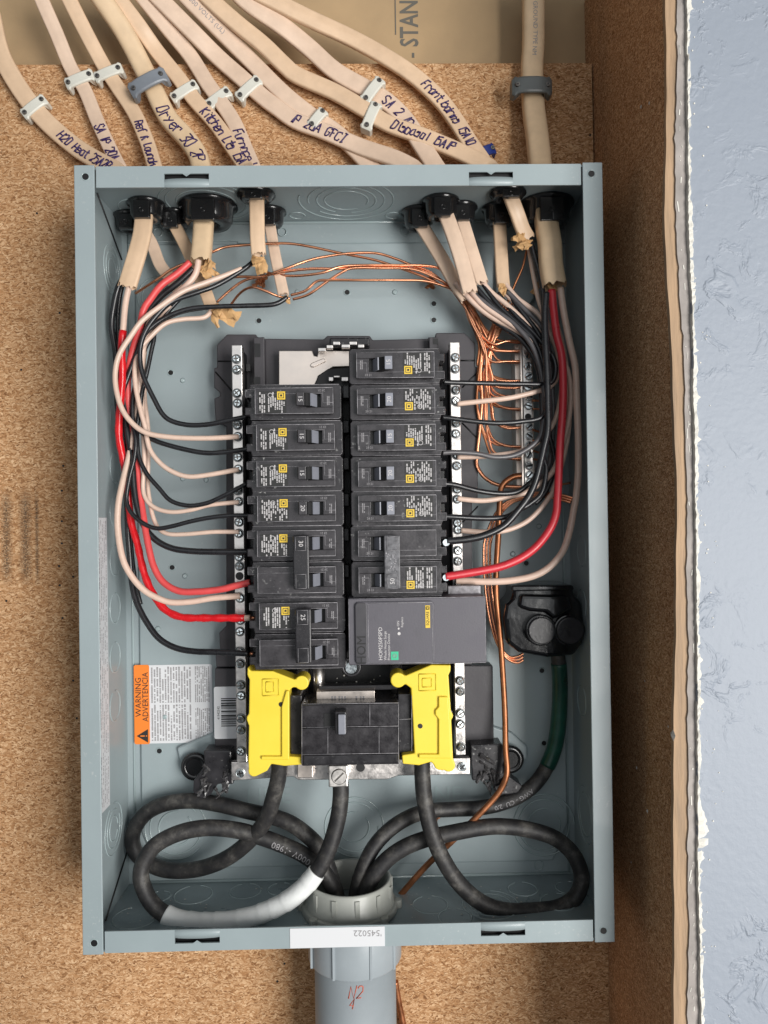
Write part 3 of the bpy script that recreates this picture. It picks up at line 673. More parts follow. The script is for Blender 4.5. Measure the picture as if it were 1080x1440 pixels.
tab([(662, 1048), (706, 1046), (712, 1068), (716, 1092), (735, 1106), (728, 1116), (712, 1118), (700, 1118), (690, 1098), (664, 1098)], 2, 692, 1082)
c = W(274, 1078, 14); mb = MB(); mb.ring(c, (1, 0, 0), (0, 0, 1), .0085, .0028, 24, 8); mb.cyl(c, (0, -1, 0), .0075, .001, 20); mb.build('mounting_boss', 'conn', bus)
c = W(717, 1068, 14); mb = MB(); mb.ring(c, (1, 0, 0), (0, 0, 1), .0085, .0028, 24, 8); mb.cyl(c, (0, -1, 0), .0075, .001, 20); mb.build('mounting_boss', 'conn', bus)
# barcode sticker beside the left bar
a = W(301, 1040, 22); b = W(331, 966, 22)
bs = tag(MB().prism(rrect(a.x, a.z, b.x+.004, b.z, .0015), .0200, .0205).build('barcode_sticker', 'white_label', bus))
mb = MB(); r = random.Random(9); z = a.z+.010
while z < b.z-.009: l = r.choice((.0004, .0007, .0011)); mb.box(a.x+.0125, z, .014, l, .0205, .0207); z += l+r.choice((.0005, .0009))
textat(mb, '41942542', .0026, a.x+.0035, (a.z+b.z)/2, .0207, math.pi/2); mb.build('barcode', 'print_black', bs)

# ================================================================== BREAKERS
mm = .001
def fineprint(mb, x0, x1, z0, z1, h, seed, skip=None):
    r = random.Random(seed); cols = 12; st = (x1-x0)/cols; top = z1
    for i in range(cols):
        if i in (3, 8) and r.random() < .5: continue
        z = z0+r.choice((0, 0, .0015, .004)); end = z1-r.choice((0, 0, .002, .005))
        while z < end:
            n = r.randint(3, 8); l = .00062; x = x0+st*(i+.5)
            for q in range(n):
                if z < end and not (skip and skip[0] < x < skip[1] and skip[2] < z < skip[3]): mb.box(x, z+l/2, st*r.uniform(.52, .66), l*.78, h-.00004, h)
                z += l
            z += r.choice((.0004, .0006, .0018))
def outline(mb, x0, x1, z0, z1, h, t=.00021):
    q = [Vector((x0, -h, z0)), Vector((x1, -h, z0)), Vector((x1, -h, z1)), Vector((x0, -h, z1)), Vector((x0, -h, z0))]
    for a, b in zip(q, q[1:]): mb.tube([a, b], t, 4, t*.5)
def logo(root, x, z, h):
    k = .0028
    o = MB().box(x, z, 2*k, 2*k, h-.0001, h+.00008).build('emblem', 'logo_yellow', root, local=True)
    mb = MB()
    for a, b, w_, l_ in ((0, .0017, .0036, .0004), (0, -.0017, .0036, .0004), (.0017, 0, .0004, .0036), (-.0017, 0, .0004, .0036)): mb.box(x+a, z+b, w_, l_, h+.00008, h+.0002)
    mb.box(x, z, .0014, .0014, h+.00008, h+.0002); mb.build('emblem_mark', 'print_black', o, local=True)
def pole(root, zc, amp, seed, labelled, double=False, light=False):
    # lower moulding with terminal notch
    o = MB()
    o.prism([(-33.5*mm, zc-11*mm), (-32*mm, zc-12.4*mm), (30*mm, zc-12.4*mm), (31*mm, zc-9*mm), (34*mm, zc-9*mm), (34*mm, zc-3.5*mm), (30*mm, zc-3.5*mm), (30*mm, zc+3.5*mm), (34*mm, zc+3.5*mm), (34*mm, zc+9*mm), (31*mm, zc+9*mm), (30*mm, zc+12.4*mm), (-32*mm, zc+12.4*mm), (-33.5*mm, zc+11*mm)], .028, .0815)
    body = o.build('case', 'breaker', root, bevel=.0006, local=True)
    z0, z1 = zc-8.9*mm, zc+8.9*mm
    # face with a real slot for the toggle: four pieces round it
    f = MB(); sx0, sx1, sz = -19.5*mm, -9.3*mm, 4.7*mm; X0, X1 = -28*mm, 26*mm
    f.prism([(X0, z0), (X1, z0), (X1, z1), (X0, z1), (X0, zc+sz), (sx1, zc+sz), (sx1, zc-sz), (sx0, zc-sz), (sx0, zc+sz-.00001), (X0, zc+sz-.00001)], .0805, .087)
    face = f.build('face', 'breaker2', root, bevel=.0003, local=True)
    MB().box((sx0+sx1)/2, zc, sx1-sx0+.0004, 2*sz+.0004, .0817, .0819).build('slot_floor', 'deep', root, local=True)
    e = MB(); outline(e, X0, X1, z0, z1, .0871); outline(e, X0, X0+7*mm, z0, zc+1.5*mm, .0871, .0001); outline(e, 26.2*mm, 33.6*mm, zc-9*mm, zc-3.8*mm, .0817, .0001)
    e.tube([Vector((X0+7*mm, -.0871, zc-5*mm)), Vector((X1, -.0871, zc-5*mm))], .0001, 4)
    e.tube([Vector((-32*mm, -.0816, zc-12.1*mm)), Vector((30*mm, -.0816, zc-12.1*mm))], .00016, 4); e.tube([Vector((-32*mm, -.0816, zc+12.1*mm)), Vector((30*mm, -.0816, zc+12.1*mm))], .00012, 4)
    e.build('edge_highlight', 'edge', root, local=True)  # bevel highlights drawn as pale lines
    if labelled:
        l = MB().box(14.2*mm, zc+.9*mm, 19.6*mm, 15.4*mm, .0869, .0871).build('rating_label', 'print_black', root, local=True)
        p = MB(); fineprint(p, 5.2*mm, 23.4*mm, zc-6.2*mm, zc+8*mm, .0872, seed, (4*mm, 11*mm, zc-6.8*mm, zc-.4*mm))
        p.ring((15.5*mm, -.0872, zc-4*mm), (1, 0, 0), (0, 0, 1), .0015, .00022, 16); p.build('fine_print', 'print_white', l, local=True)
        logo(root, 7.9*mm, zc-3.7*mm, .0871)
    p = MB(); lines(p, X0+2.2*mm, zc-3*mm, X0+4.4*mm, zc+3*mm, .0871, 2, True, seed+5); textat(p, '24 21', .0022, X0+8*mm, zc-7*mm, .0871); p.build('side_print', 'print_gray', root, local=True)
    # terminal
    t = MB().box(31.2*mm, zc, 5.5*mm, 6.2*mm, .050, .066).build('terminal', 'deep', root, bevel=.0004, local=True)
    return body
def toggle(root, zc, amp, light, ang=math.pi/2):
    # rocker: number plate leaning out of the slot plus curved grip
    vs = []; n = 7; hz = 4.4*mm
    prof = [(-16.6, 82), (-15.4, 84.6), (-12.4, 91.5), (-11.2, 92.6), (-9.4, 94), (-8.8, 95.4), (-3.2, 94.6), (-2.8, 93.4), (-8.9, 86.5), (-10, 82)]
    MB().add([(x_*mm, -h_*mm, z_) for x_, h_ in ((-16.8, 84.2), (-13.4, 91.9), (-12.6, 91.6), (-16.0, 83.9)) for z_ in (zc-hz*.98, zc+hz*.98)], [(0, 1, 3, 2), (2, 3, 5, 4), (4, 5, 7, 6), (6, 7, 1, 0), (0, 2, 4, 6), (1, 3, 5, 7)]).build('toggle_highlight', 'toggle_gray', root, local=True)  # gray strip paints the highlight on the toggle's inner side
    n = len(prof)
    for z in (zc-hz, zc+hz): vs += [(a*mm, -b*mm, z) for a, b in prof]
    MB().add(vs, [tuple(range(n)), tuple(range(n, 2*n))]+[(i, (i+1) % n, n+(i+1) % n, n+i) for i in range(n)]).build('toggle', 'deep', root, bevel=.0003, local=True)
    o = MB().box(-6*mm, zc, 5.2*mm, 9.0*mm, .0935, .0958).build('number_plate', 'toggle_gray' if light else 'breaker2', root, bevel=.0003, local=True)
    p = MB(); textat(p, amp, .0042, -6*mm, zc, .0960, ang, 'CENTER', 1.05); p.build('amp_number', 'print_white', o, local=True)
def single(label, amp, seed, light):
    t = thing('circuit_breaker', (0, 0, 0), label, 'circuit breaker', 'circuit breakers'); pole(t, 0, amp, seed, True); toggle(t, 0, amp, light); return t
def double(label, amp, seed, light):
    t = thing('circuit_breaker', (0, 0, 0), label, 'circuit breaker', 'circuit breakers')
    pole(t, -12.7*mm, amp, seed, True, True); pole(t, 12.7*mm, amp, seed+1, False, True)
    for zc in (-12.7*mm, 12.7*mm):
        vs = []; prof = [(-16.8, 82), (-16, 84), (-12.6, 91.5), (-10.5, 93), (-3, 93), (-8.9, 86.5), (-10, 82)]; n = len(prof)
        MB().add([(x_*mm, -h_*mm, z_) for x_, h_ in ((-17.0, 83.7), (-13.4, 91.9), (-12.6, 91.6), (-16.2, 83.4)) for z_ in (zc-4.3*mm, zc+4.3*mm)], [(0, 1, 3, 2), (2, 3, 5, 4), (4, 5, 7, 6), (6, 7, 1, 0), (0, 2, 4, 6), (1, 3, 5, 7)]).build('toggle_highlight', 'toggle_gray', t, local=True)  # toggle highlight put into a gray strip
        for z in (zc-4.4*mm, zc+4.4*mm): vs += [(a*mm, -b*mm, z) for a, b in prof]
        MB().add(vs, [tuple(range(n)), tuple(range(n, 2*n))]+[(i, (i+1) % n, n+(i+1) % n, n+i) for i in range(n)]).build('toggle', 'conn', t, bevel=.0003, local=True)
    m_ = 'tie' if light else 'black'
    o = MB().box(-4.9*mm, 0, 10.8*mm, 37*mm, .0905, .096).build('handle_tie', m_, t, bevel=.0008, local=True)
    for zc in (-12.9*mm, 12.9*mm):
        k = MB().box(-4.9*mm, zc, 7.2*mm, 9.8*mm, .0955, .0967).build('tie_pad', m_, o, bevel=.0005, local=True)
        e = MB(); outline(e, -8.4*mm, -1.4*mm, zc-4.8*mm, zc+4.8*mm, .0968, .00014); e.build('edge_highlight', 'edge', o, local=True)  # pale outline paints the highlight round each pad
    p = MB(); textat(p, amp, .0044, -4.9*mm, -12.9*mm, .0969, math.pi/2); p.build('amp_number', 'print_white', o, local=True)
    p = MB(); rr_ = random.Random(seed)
    for i in range(40): p.box(rr_.uniform(-9, -1)*mm, rr_.uniform(-6.5, 6.5)*mm, rr_.uniform(.2, .9)*mm, rr_.uniform(.2, .9)*mm, .0958, .09625)
    p.build('tie_texture', 'edge' if light else 'breaker2', o, local=True)
    return t
protos = {}
def place(kind, amp, light, px, py, left, label):
    key = (kind, amp, light)
    if key not in protos:
        t = (single if kind == 1 else double)(label, amp, {'15': 31, '20': 47, '30': 58, '25': 63, '50': 74}[amp], light); protos[key] = t
    else: t = copy_tree(protos[key])
    p = W(px, py, 87); t.location = (p.x, 0, p.z); t.rotation_euler = (0, math.pi if left else 0, 0); t['label'] = label; return t
place(1, '15', False, 411.5, 563.5, True, 'uppermost breaker of the left column, marked 15, under the bare silver bus plate')
place(1, '15', False, 413.5, 615, True, 'second breaker down the left column, marked 15')
place(1, '15', False, 414, 666, True, 'third breaker down the left column, marked 15, just above the one marked 20')
place(1, '20', False, 415, 715, True, 'the only left column single breaker marked 20, above the 30 amp double')
place(2, '30', False, 415, 790, True, 'double pole breaker marked 30 with a red wire at its lower terminal')
place(2, '25', False, 418, 892, True, 'double pole breaker marked 25 at the foot of the left column')
place(1, '15', True, 558, 513, False, 'topmost breaker of the right column, marked 15, standing higher than the left column')
place(1, '20', True, 559, 564, False, 'second breaker down the right column, pale toggle marked 20')
place(1, '15', True, 560, 615, False, 'third breaker down the right column, pale toggle marked 15')
place(1, '20', True, 560.5, 666, False, 'fourth breaker down the right column, pale toggle marked 20')
place(1, '20', True, 561, 714.5, False, 'fifth breaker down the right column, just above the double with a gray tie')
dbl = place(2, '50', True, 561, 789.5, False, 'double pole breaker with a pale gray handle tie, fed by thick red and black wires')
for y in (763, 812):
    c = W(627, y, 70); MB().cyl(c, (0, -1, 0), .0030, .002, 20, .0024).build('terminal_screw', 'steel', dbl).location = (0, 0, 0)
# fix offset of late parts added to the moved thing
for ch in dbl.children:
    if ch.name.startswith('terminal_screw'):
        ch.matrix_parent_inverse = Matrix.Translation(-Vector(dbl.location))
        ch.location = (0, 0, 0)
# surge protector
p = W(587, 887, 89); t = thing('surge_protector', (p.x, 0, p.z), 'wide dark gray surge protective device below the right breakers', 'surge protector')
s_ = sc(89); hx = 97*s_; hz = 46.5*s_
MB().box(0, 0, 2*hx, 2*hz, .03, .089).build('case', 'spd', t, bevel=.0008, local=True)
def lx(px): return (px-587)*s_
def lz(py): return (887-py)*s_
MB().prism(rrect(lx(499), lz(933), lx(611), lz(845), .003), .089, .0905).build('face_panel', 'spd', t, bevel=.0006, local=True)
MB().prism(rrect(lx(500), lz(932), lx(516), lz(846), .0025), .0905, .0912).build('end_grip', 'grip', t, bevel=.0004, local=True)
mb = MB(); outline(mb, lx(518), lx(608), lz(931), lz(847), .0906, .00016); outline(mb, lx(491), lx(683), lz(933.3), lz(840.8), .0889, .00018); mb.build('edge_highlight', 'edge', t, local=True)  # case edge highlights painted as thin pale lines
mb = MB(); textat(mb, 'HOM', .0088, lx(508.5), lz(912), .0914, math.pi/2, 'CENTER', .98, 0); mb.build('moulded_lettering', 'deep', t, local=True)
mb = MB(); textat(mb, 'HOM250PSPD', .0038, lx(535), lz(927), .0907, math.pi/2, 'LEFT'); textat(mb, 'Whole Home Surge', .0026, lx(541.5), lz(927), .0907, math.pi/2, 'LEFT', .95); textat(mb, 'Protection Device', .0026, lx(546.5), lz(927), .0907, math.pi/2, 'LEFT', .95)
textat(mb, 'ON', .0024, lx(560), lz(876), .0907, math.pi/2); textat(mb, 'Replace', .0023, lx(565.5), lz(874), .0907, math.pi/2)
mb.cyl((lx(561), -.0906, lz(890)), (0, -1, 0), .0011, .0003, 12); mb.cyl((lx(560.5), -.0906, lz(883)), (0, -1, 0), .0007, .0003, 10); mb.build('printed_text', 'print_white', t, local=True)
o = MB().box(lx(554.5), lz(921), .0052, .0058, .0905, .0907).build('green_mark', 'green_print', t, local=True)
mb = MB(); mb.ring((lx(554.5), -.0908, lz(921)), (1, 0, 0), (0, 0, 1), .0013, .0002, 16); mb.box(lx(554.5), lz(921), .0026, .0004, .0907, .0909); mb.build('mark_lines', 'print_gray', o, local=True)
o = MB().box(lx(601.5), lz(867), .0032, .0155, .0905, .0907).build('maker_badge', 'logo_yellow', t, local=True)
mb = MB(); textat(mb, 'SQUARE', .0026, lx(601.5), lz(869.5), .0909, math.pi/2, 'CENTER', 1.0); outline(mb, lx(599.4), lx(603.6), lz(857), lz(853), .0909, .00018); textat(mb, 'D', .002, lx(601.5), lz(855), .0909, math.pi/2); mb.build('badge_lettering', 'print_black', o, local=True)
# clear rib above the device
MB().pbox(630, 824, 676, 839, 60, 66).build('vent_rib', 'edge', t, bevel=.0006).matrix_parent_inverse = Matrix.Identity(4)

# ---- main breaker
c = W(492, 1030, 84); mn = thing('main_breaker', tuple(c), 'large black main breaker between the two yellow lug covers', 'main breaker')
MB().pbox(424, 989, 561, 1076, 34, 84).build('case', 'breaker', mn, bevel=.0009)
for x0, x1, y0, y1, h in ((408, 425, 978, 1062, 74), (560, 579, 976, 1058, 74)): MB().pbox(x0, y0, x1, y1, 34, h).build('side_block', 'black', mn, bevel=.0009)
MB().pbox(424.5, 1023.5, 560.5, 1060, 84, 85.6).build('raised_face', 'breaker', mn, bevel=.0005)
MB().pbox(424.5, 991, 560.5, 1021.5, 84, 85.2).build('raised_face', 'breaker', mn, bevel=.0005)
MB().pbox(427, 1062, 559, 1074, 84, 85.0).build('lower_band', 'black', mn, bevel=.0005)
MB().pbox(456, 1003, 488, 1022, 85.3, 85.8).build('handle_slot', 'deep', mn)
MB().pbox(471, 1001, 487, 1033, 85.5, 95).build('handle', 'black', mn, bevel=.0008)
MB().pbox(475.5, 1005, 486, 1033, 94.5, 97.5).build('handle_cap', 'toggle_gray', mn, bevel=.0006)
mb = MB()
for p0, p1 in (((424, 1023), (561, 1021)), ((424, 1061), (561, 1059)), ((461, 1024), (461, 1060)), ((533, 1023), (533, 1060)), ((424.5, 990), (424.5, 1074)), ((424, 990), (561, 988.5)), ((560.5, 990), (560.5, 1074)), ((520, 991), (520, 1021)), ((579, 978), (579, 1056)), ((560, 1012), (578, 1011))):
    mb.tube([W(*p0, 86), W(*p1, 86)], .00018, 4)
mb.build('edge_highlight', 'edge', mn)  # pale lines stand for light caught on the case edges
o = MB().pbox(445, 972, 527, 989, 60, 70).build('name_plate', 'alutan', mn, bevel=.0004)
mb = MB()
for x in (466, 470, 476, 480, 484, 500, 506, 510): mb.pbox(x, 979, x+2.5, 982.5, 69.9, 70.2)
mb.pbox(504, 983, 515, 987, 70, 70.2); mb.build('stamped_marks', 'print_gray', o)
MB().pbox(448, 964, 560, 971, 52, 62).build('top_rail', 'black', mn, bevel=.0006)
# centre neutral lug
c = W(475, 1092, 72); lg = thing('neutral_lug', tuple(c), 'square metal lug with slotted screw under the main breaker', 'terminal lug')
MB().pbox(462, 1077, 489, 1107, 42, 72).build('lug_block', 'lug', lg, bevel=.0008)
o = MB().cyl(W(477, 1092, 72), (0, -1, 0), .0050, .0012, 24).build('lug_screw', 'lug', lg); q = W(477, 1092, 72)
mb = MB(); mb.box(q.x, q.z, .0088, .0011, .0731, .0734, .75); mb.ring((q.x, -.0722, q.z), (1, 0, 0), (0, 0, 1), .0054, .0003, 28); mb.build('slot', 'nail', o)

# ---- yellow covers
def conv(pts, ox, oy, k): return [(ox+x/k, oy+y/k) for x, y in pts]
def circ(cx, cy, r, a0, a1, n=12): return [(cx+r*math.cos(math.radians(a0+(a1-a0)*i/n)), cy+r*math.sin(math.radians(a0+(a1-a0)*i/n))) for i in range(n+1)]
lf = [(298, 95), (320, 120), (480, 122), (635, 182)] + circ(690, 208, 52, 210, 500, 16) + [(625, 240), (600, 265), (598, 740), (690, 745), (690, 800), (565, 810), (470, 795), (440, 845)] + circ(345, 845, 42, 60, 200, 8) + [(303, 780), (308, 520), (292, 475), (292, 455), (308, 430), (312, 185), (296, 150)]
rf = [(640, 70), (770, 72), (768, 110), (755, 140), (770, 370)] + circ(752, 408, 33, -50, 50, 6) + [(775, 470), (785, 690)] + circ(757, 735, 43, -20, 130, 8) + circ(700, 725, 42, 100, 170, 5) + [(640, 712), (560, 735), (452, 725), (447, 668), (530, 655), (520, 450), (507, 225), (470, 198)] + circ(422, 172, 50, 40, 320, 16) + [(475, 140)]
def cover(pts, label, hole, sq, poc, ridge):
    q = [W(x, y, 80) for x, y in pts]; cc = sum(q, Vector())/len(q)
    t = thing('lug_cover', tuple(cc), label, 'lug cover', 'yellow lug covers')
    MB().pprism(pts, 62, 80).build('cover_plate', 'yellow', t, bevel=.0009, seg=3)
    k = MB()
    for e in sq:
        a, b = W(e[0], e[1], 80.2), W(e[2], e[3], 80.2); outline(k, a.x, b.x, b.z, a.z, .0802, .0004)
    k.build('moulded_square', 'yellow', t)
    MB().cyl(W(*hole, 80.1), (0, -1, 0), .0017, .0003, 16).build('peg_hole', 'deep', t)
    MB().pprism(poc, 80, 82.2).build('raised_rib', 'yellow', t, bevel=.0007, seg=3)
    return t
cover(conv(lf, 290, 920, 5.143), 'yellow plastic lug cover on the left, beside the left neutral bar', (395.5, 990.5), [(369, 955, 392, 978), (374, 959, 385, 973)],
      conv([(398, 740), (398, 765), (600, 765), (600, 265), (578, 265), (545, 380), (545, 740)], 290, 920, 5.143), None)
cover(conv(rf, 470, 920, 4.696), 'yellow plastic lug cover on the right, under the surge protector', (591, 1021), [(589, 948, 613, 971), (594, 954, 607, 966)],
      conv([(560, 688), (560, 662), (690, 662), (690, 430), (668, 400), (668, 372), (690, 350), (690, 282), (752, 282), (762, 408), (775, 690)], 470, 920, 4.696), None)

# ---- ground bar
c = W(742, 582, 30); gb = thing('ground_bar', tuple(c), 'narrow silver ground bar with bare copper wires on the right of the box', 'ground bar')
t0 = W(741, 483, 34); t1 = W(744, 686, 34); cx = (t0.x+t1.x)/2
bar = MB().box(cx, (t0.z+t1.z)/2, .0066, t0.z-t1.z, .022, .034).build('bar', 'alu', gb, bevel=.0004)
MB().box(cx-.0045, (t0.z+t1.z)/2, .0012, t0.z-t1.z, .012, .0335).build('bar_flange', 'alutan', gb)
MB().box(cx, (t0.z+t1.z)/2, .014, t0.z-t1.z+.004, .005, .0215).build('bar_bracket', 'alutan', gb)
for y in (488, 500, 515, 529, 545, 558, 571, 600, 613, 626, 640, 655, 668, 678):
    p = W(742.5, y, 34); cc = Vector((cx+rr.uniform(-.0002, .0008), -.0341, p.z)); r = .0032; a = rr.uniform(0, 3)
    mb = MB().cyl(cc, (0, -1, 0), r, .002, 16, r*.85); mb.ring(cc+Vector((0, -.002, 0)), (1, 0, 0), (0, 0, 1), r*.75, .00035, 16); s = mb.build('screw', 'steel', bar)
    MB().box(cc.x, cc.z, r*1.7, r*.36, .0360, .0364, a).build('slot', 'deep', s)
mb = MB(); p = W(742.5, 586, 34); mb.cyl((cx, -.0341, p.z), (0, -1, 0), .0025, .0003, 14).build('empty_hole', 'deep', bar)

# ---- black insulated tap connector
c = W(765, 870, 30); tp = thing('tap_connector', tuple(c), 'glossy black insulated tap connector with two round caps, right of the surge protector', 'tap connector')
MB().pprism([(722, 822), (806, 822), (808, 838), (818, 846), (822, 880), (820, 905), (808, 922), (770, 925), (730, 918), (713, 905), (709, 870), (712, 850), (722, 840)], 6, 40).build('body', 'gloss', tp, bevel=.004, seg=4)
MB().pprism([(720, 823), (806, 823), (808, 830), (720, 832)], 30, 44).build('rim', 'gloss', tp, bevel=.0012)
MB().pprism([(733, 836), (800, 838), (806, 858), (790, 866), (780, 872), (768, 862), (745, 860), (730, 855)], 38, 46).build('shoulder', 'gloss', tp, bevel=.003, seg=3)
for x in (762, 802):
    q = W(x, 887, 48); k = MB().cyl((q.x, -.036, q.z), (0, -1, 0), .0118, .010, 36).build('cap_collar', 'gloss', tp, bevel=.001)
    MB().cyl((q.x, -.046, q.z), (0, -1, 0), .0100, .0022, 36).build('cap', 'black', tp, bevel=.0006)

# ================================================================== CONDUIT
c = W(500, 1390, 50); XC = W(492, 1270, 48).x; HC = .048
cp = thing('conduit', (XC, -HC, -.36), 'gray plastic conduit running down from the bottom of the box', 'conduit')
XP = W(499.5, 1400, 60).x
MB().cyl((XP, -HC, -.62), (0, 0, 1), .0301, .62-.275, 64).build('pipe', 'pvc', cp)
ZB = W(499, 1381, 82).z; print('ZB', ZB)
MB().cyl((XP, -HC, ZB), (0, 0, 1), .0345, -ZB-.2676, 64, .0345).build('coupling', 'pvc', cp, bevel=.0008)
for a in (-62, -24, 20, 55): 
    an = math.radians(a-90); MB().box(XP+math.cos(an)*.0350, (ZB-.2676)/2, .0016, -ZB-.2680, HC-math.sin(an)*.0343-.0005, HC-math.sin(an)*.0343+.0012).build('coupling_rib', 'pvc', cp)
ev = None
mb = MB(); st, ln = strokes('N2', .0085, .3, seed=4)
def on_pipe(x, z): return Vector((XP+x, -HC-math.sqrt(.0302**2-x*x)-.0001, z))
for k in st: mb.tube([on_pipe(q[0]-.004, W(497, 1395, 78).z+q[1]) for q in k], .00038, 4)
st, ln = strokes('4', .007, .3, seed=5)
for k in st: mb.tube([on_pipe(q[0]-.004, W(497, 1412, 78).z+q[1]) for q in k], .00038, 4)
mb.build('marker_writing', 'orange_pen', cp)
bu = thing('conduit_bushing', (XC, -HC, -HH+T), 'pale gray threaded bushing ring inside the bottom of the box', 'bushing')
def lathe(prof, cx, h, n=64):
    vs = []; m = len(prof)
    for i in range(n):
        a = 2*math.pi*i/n
        for r, z in prof: vs.append((cx+r*math.cos(a), -h+r*math.sin(a), z))
    return MB().add(vs, [(i*m+j, i*m+(j+1) % m, ((i+1) % n)*m+(j+1) % m, ((i+1) % n)*m+j) for i in range(n) for j in range(m)], True)
z0 = -HH+T
o = lathe([(.0282, z0), (.0282, z0+.0225), (.0290, z0+.0235), (.0303, z0+.0235), (.0313, z0+.022), (.0313, z0+.013), (.0320, z0+.012), (.0322, z0+.009), (.0330, z0+.008), (.0330, z0)], XC, HC).build('ring', 'bushing', bu, bevel=.0004)
for i in range(12):
    a = 2*math.pi*i/12+.2; x, y = math.cos(a), math.sin(a); c = Vector((XC+x*.0317, -HC+y*.0317, z0+.0125))
    mb = MB(); u = Vector((-y, x, 0))
    vs = [c+u*(sx*.0016)+Vector((x, y, 0))*(d*.0008)+Vector((0, 0, sz*.008)) for sx in (-1, 1) for d in (-1, 1) for sz in (-.5, 1)]
    mb.add(vs, [(0, 1, 3, 2), (4, 5, 7, 6), (0, 1, 5, 4), (2, 3, 7, 6), (0, 2, 6, 4), (1, 3, 7, 5)]).build('grip_rib', 'bushing', bu)
nut = lathe([(.030, z0+.0005), (.030, z0+.006), (.0350, z0+.005), (.0356, z0+.0005)], XC, HC)
for i in range(8):
    a = 2*math.pi*i/8; c = Vector((XC+math.cos(a)*.0358, -HC+math.sin(a)*.0358, z0)); nut.cyl(c, (0, 0, 1), .003, .006, 10)
nut.build('lock_nut', 'bushing', bu, bevel=.0004)

# ================================================================== WIRES
def wire(pts, H, r, m, name, label, group, cat='wire', n=7, segs=12, tips=None):
    if r < .003: r *= 1.14 if 'insul' in M[m].name else 1.0
    P = path(pts, H, n); o = MB().tube(P, r, segs).build(name, m); tag(o, label, cat, group)
    if tips: MB().tube(P[-3:] if False else [P[-1], P[-1]+(P[-1]-P[-2]).normalized()*tips], r*.55, 8).build('bare_tip', 'copper', o)
    return o, P
B, WH, CU = 'wire_black', 'wire_white', 'copper'
GL = 'circuit wires bundled on the left'; GR = 'circuit wires bundled on the right'; GC = 'bare copper ground wires'
r14, r10 = .00145, .00205
wire([(362, 362), (345, 377), (307, 400), (278, 411), (242, 424), (220, 444), (204, 467), (197, 493), (200, 524), (216, 560), (233, 587), (260, 597), (291, 597), (322, 591), (347, 586)], [45, 55, 62, 60, 58, 62], .0016, B, 'black_wire', 'black wire arcing widest round to the uppermost left breaker', GL)
wire([(404, 418), (385, 428), (345, 430), (310, 431), (269, 434), (238, 444), (215, 458), (200, 476), (191, 500), (180, 530), (172, 555), (174, 578), (187, 597), (205, 612), (224, 622), (260, 632), (291, 637), (322, 635), (350, 631)], [42, 50, 55, 52, 56, 60], .0016, B, 'black_wire', 'black wire from the long cable, ending at the second left breaker', GL)
wire([(296, 432), (262, 437), (238, 446), (220, 461), (216, 480), (213, 493), (207, 522), (200, 551), (197, 573), (193, 600), (193, 622), (196, 644), (207, 667), (224, 687), (240, 704), (264, 711), (289, 708), (313, 698), (347, 680)], [40, 46, 50, 52, 56, 60], r14, B, 'black_wire', 'black wire dipping and rising to the third left breaker', GL)
wire([(255, 418), (235, 440), (215, 470), (200, 500), (193, 530), (187, 560), (187, 595), (191, 618), (189, 644), (182, 673), (178, 702), (184, 720), (200, 735), (220, 743), (242, 740), (269, 733), (295, 728), (322, 725), (350, 725)], [42, 48, 52, 55, 60, 62], r14, B, 'black_wire', 'black wire to the left breaker marked 20', GL)
wire([(272, 378), (250, 398), (225, 418), (207, 442), (195, 480), (186, 515), (176, 550), (176, 585), (181, 620), (186, 650), (189, 690), (195, 720), (204, 742), (220, 760), (242, 771), (269, 775), (300, 776), (350, 776)], [50, 48, 46, 48, 52, 56, 60], r10, B, 'black_wire', 'thicker black wire from the round cable to the breaker marked 30', GL)
wire([(173, 392), (166, 405), (160, 430), (157, 460), (163, 500), (165, 560), (170, 620), (176, 670), (179, 713), (180, 747), (183, 787), (186, 822), (193, 849), (207, 876), (224, 898), (247, 911), (273, 916), (304, 917), (350, 919)], [50, 46, 42, 40, 42, 50, 60], r10, B, 'black_wire', 'lowest black wire on the left, sweeping to the foot of the breaker marked 25', GL, tips=.004)
wire([(178, 392), (171, 406), (166, 440), (166, 480), (170, 530), (173, 590), (178, 650), (182, 700), (184, 760), (190, 815), (198, 850)], [48, 44, 38, 36, 36, 38], r14, B, 'black_wire', 'black wire tucked behind the left bundle beside the box wall', GL)
wire([(340, 378), (315, 388), (288, 398), (257, 410), (224, 432), (200, 451), (185, 471), (168, 498), (162, 524), (164, 551), (173, 578), (189, 598), (207, 609), (233, 614), (264, 616), (300, 616), (336, 614)], [48, 60, 66, 66, 62, 56], .0017, WH, 'cream_wire', 'cream wire in front of the left bundle, meeting the bar at the second breaker', GL)
wire([(299, 432), (288, 446), (257, 449), (233, 455), (212, 473), (197, 492), (190, 515), (191, 545), (198, 578), (204, 600), (210, 630), (224, 650), (242, 663), (264, 670), (291, 668), (336, 660)], [40, 50, 56, 56, 56, 54], .0016, WH, 'cream_wire', 'cream wire sagging to the left bar beside the third breaker', GL)
wire([(240, 430), (215, 460), (202, 500), (200, 560), (201, 600), (203, 650), (201, 685), (206, 703), (220, 715), (242, 720), (269, 717), (296, 710), (336, 706)], [44, 46, 48, 50, 54, 54], r14, WH, 'cream_wire', 'cream wire reaching the left bar between the breakers marked 15 and 20', GL)
wire([(262, 415), (235, 432), (212, 462), (202, 510), (204, 564), (207, 589), (209, 620), (208, 680), (211, 707), (216, 729), (224, 744), (238, 751), (264, 751), (300, 748), (336, 748)], [42, 42, 42, 44, 52, 54], r14, WH, 'cream_wire', 'cream wire meeting the left bar just above the 30 amp double', GL)
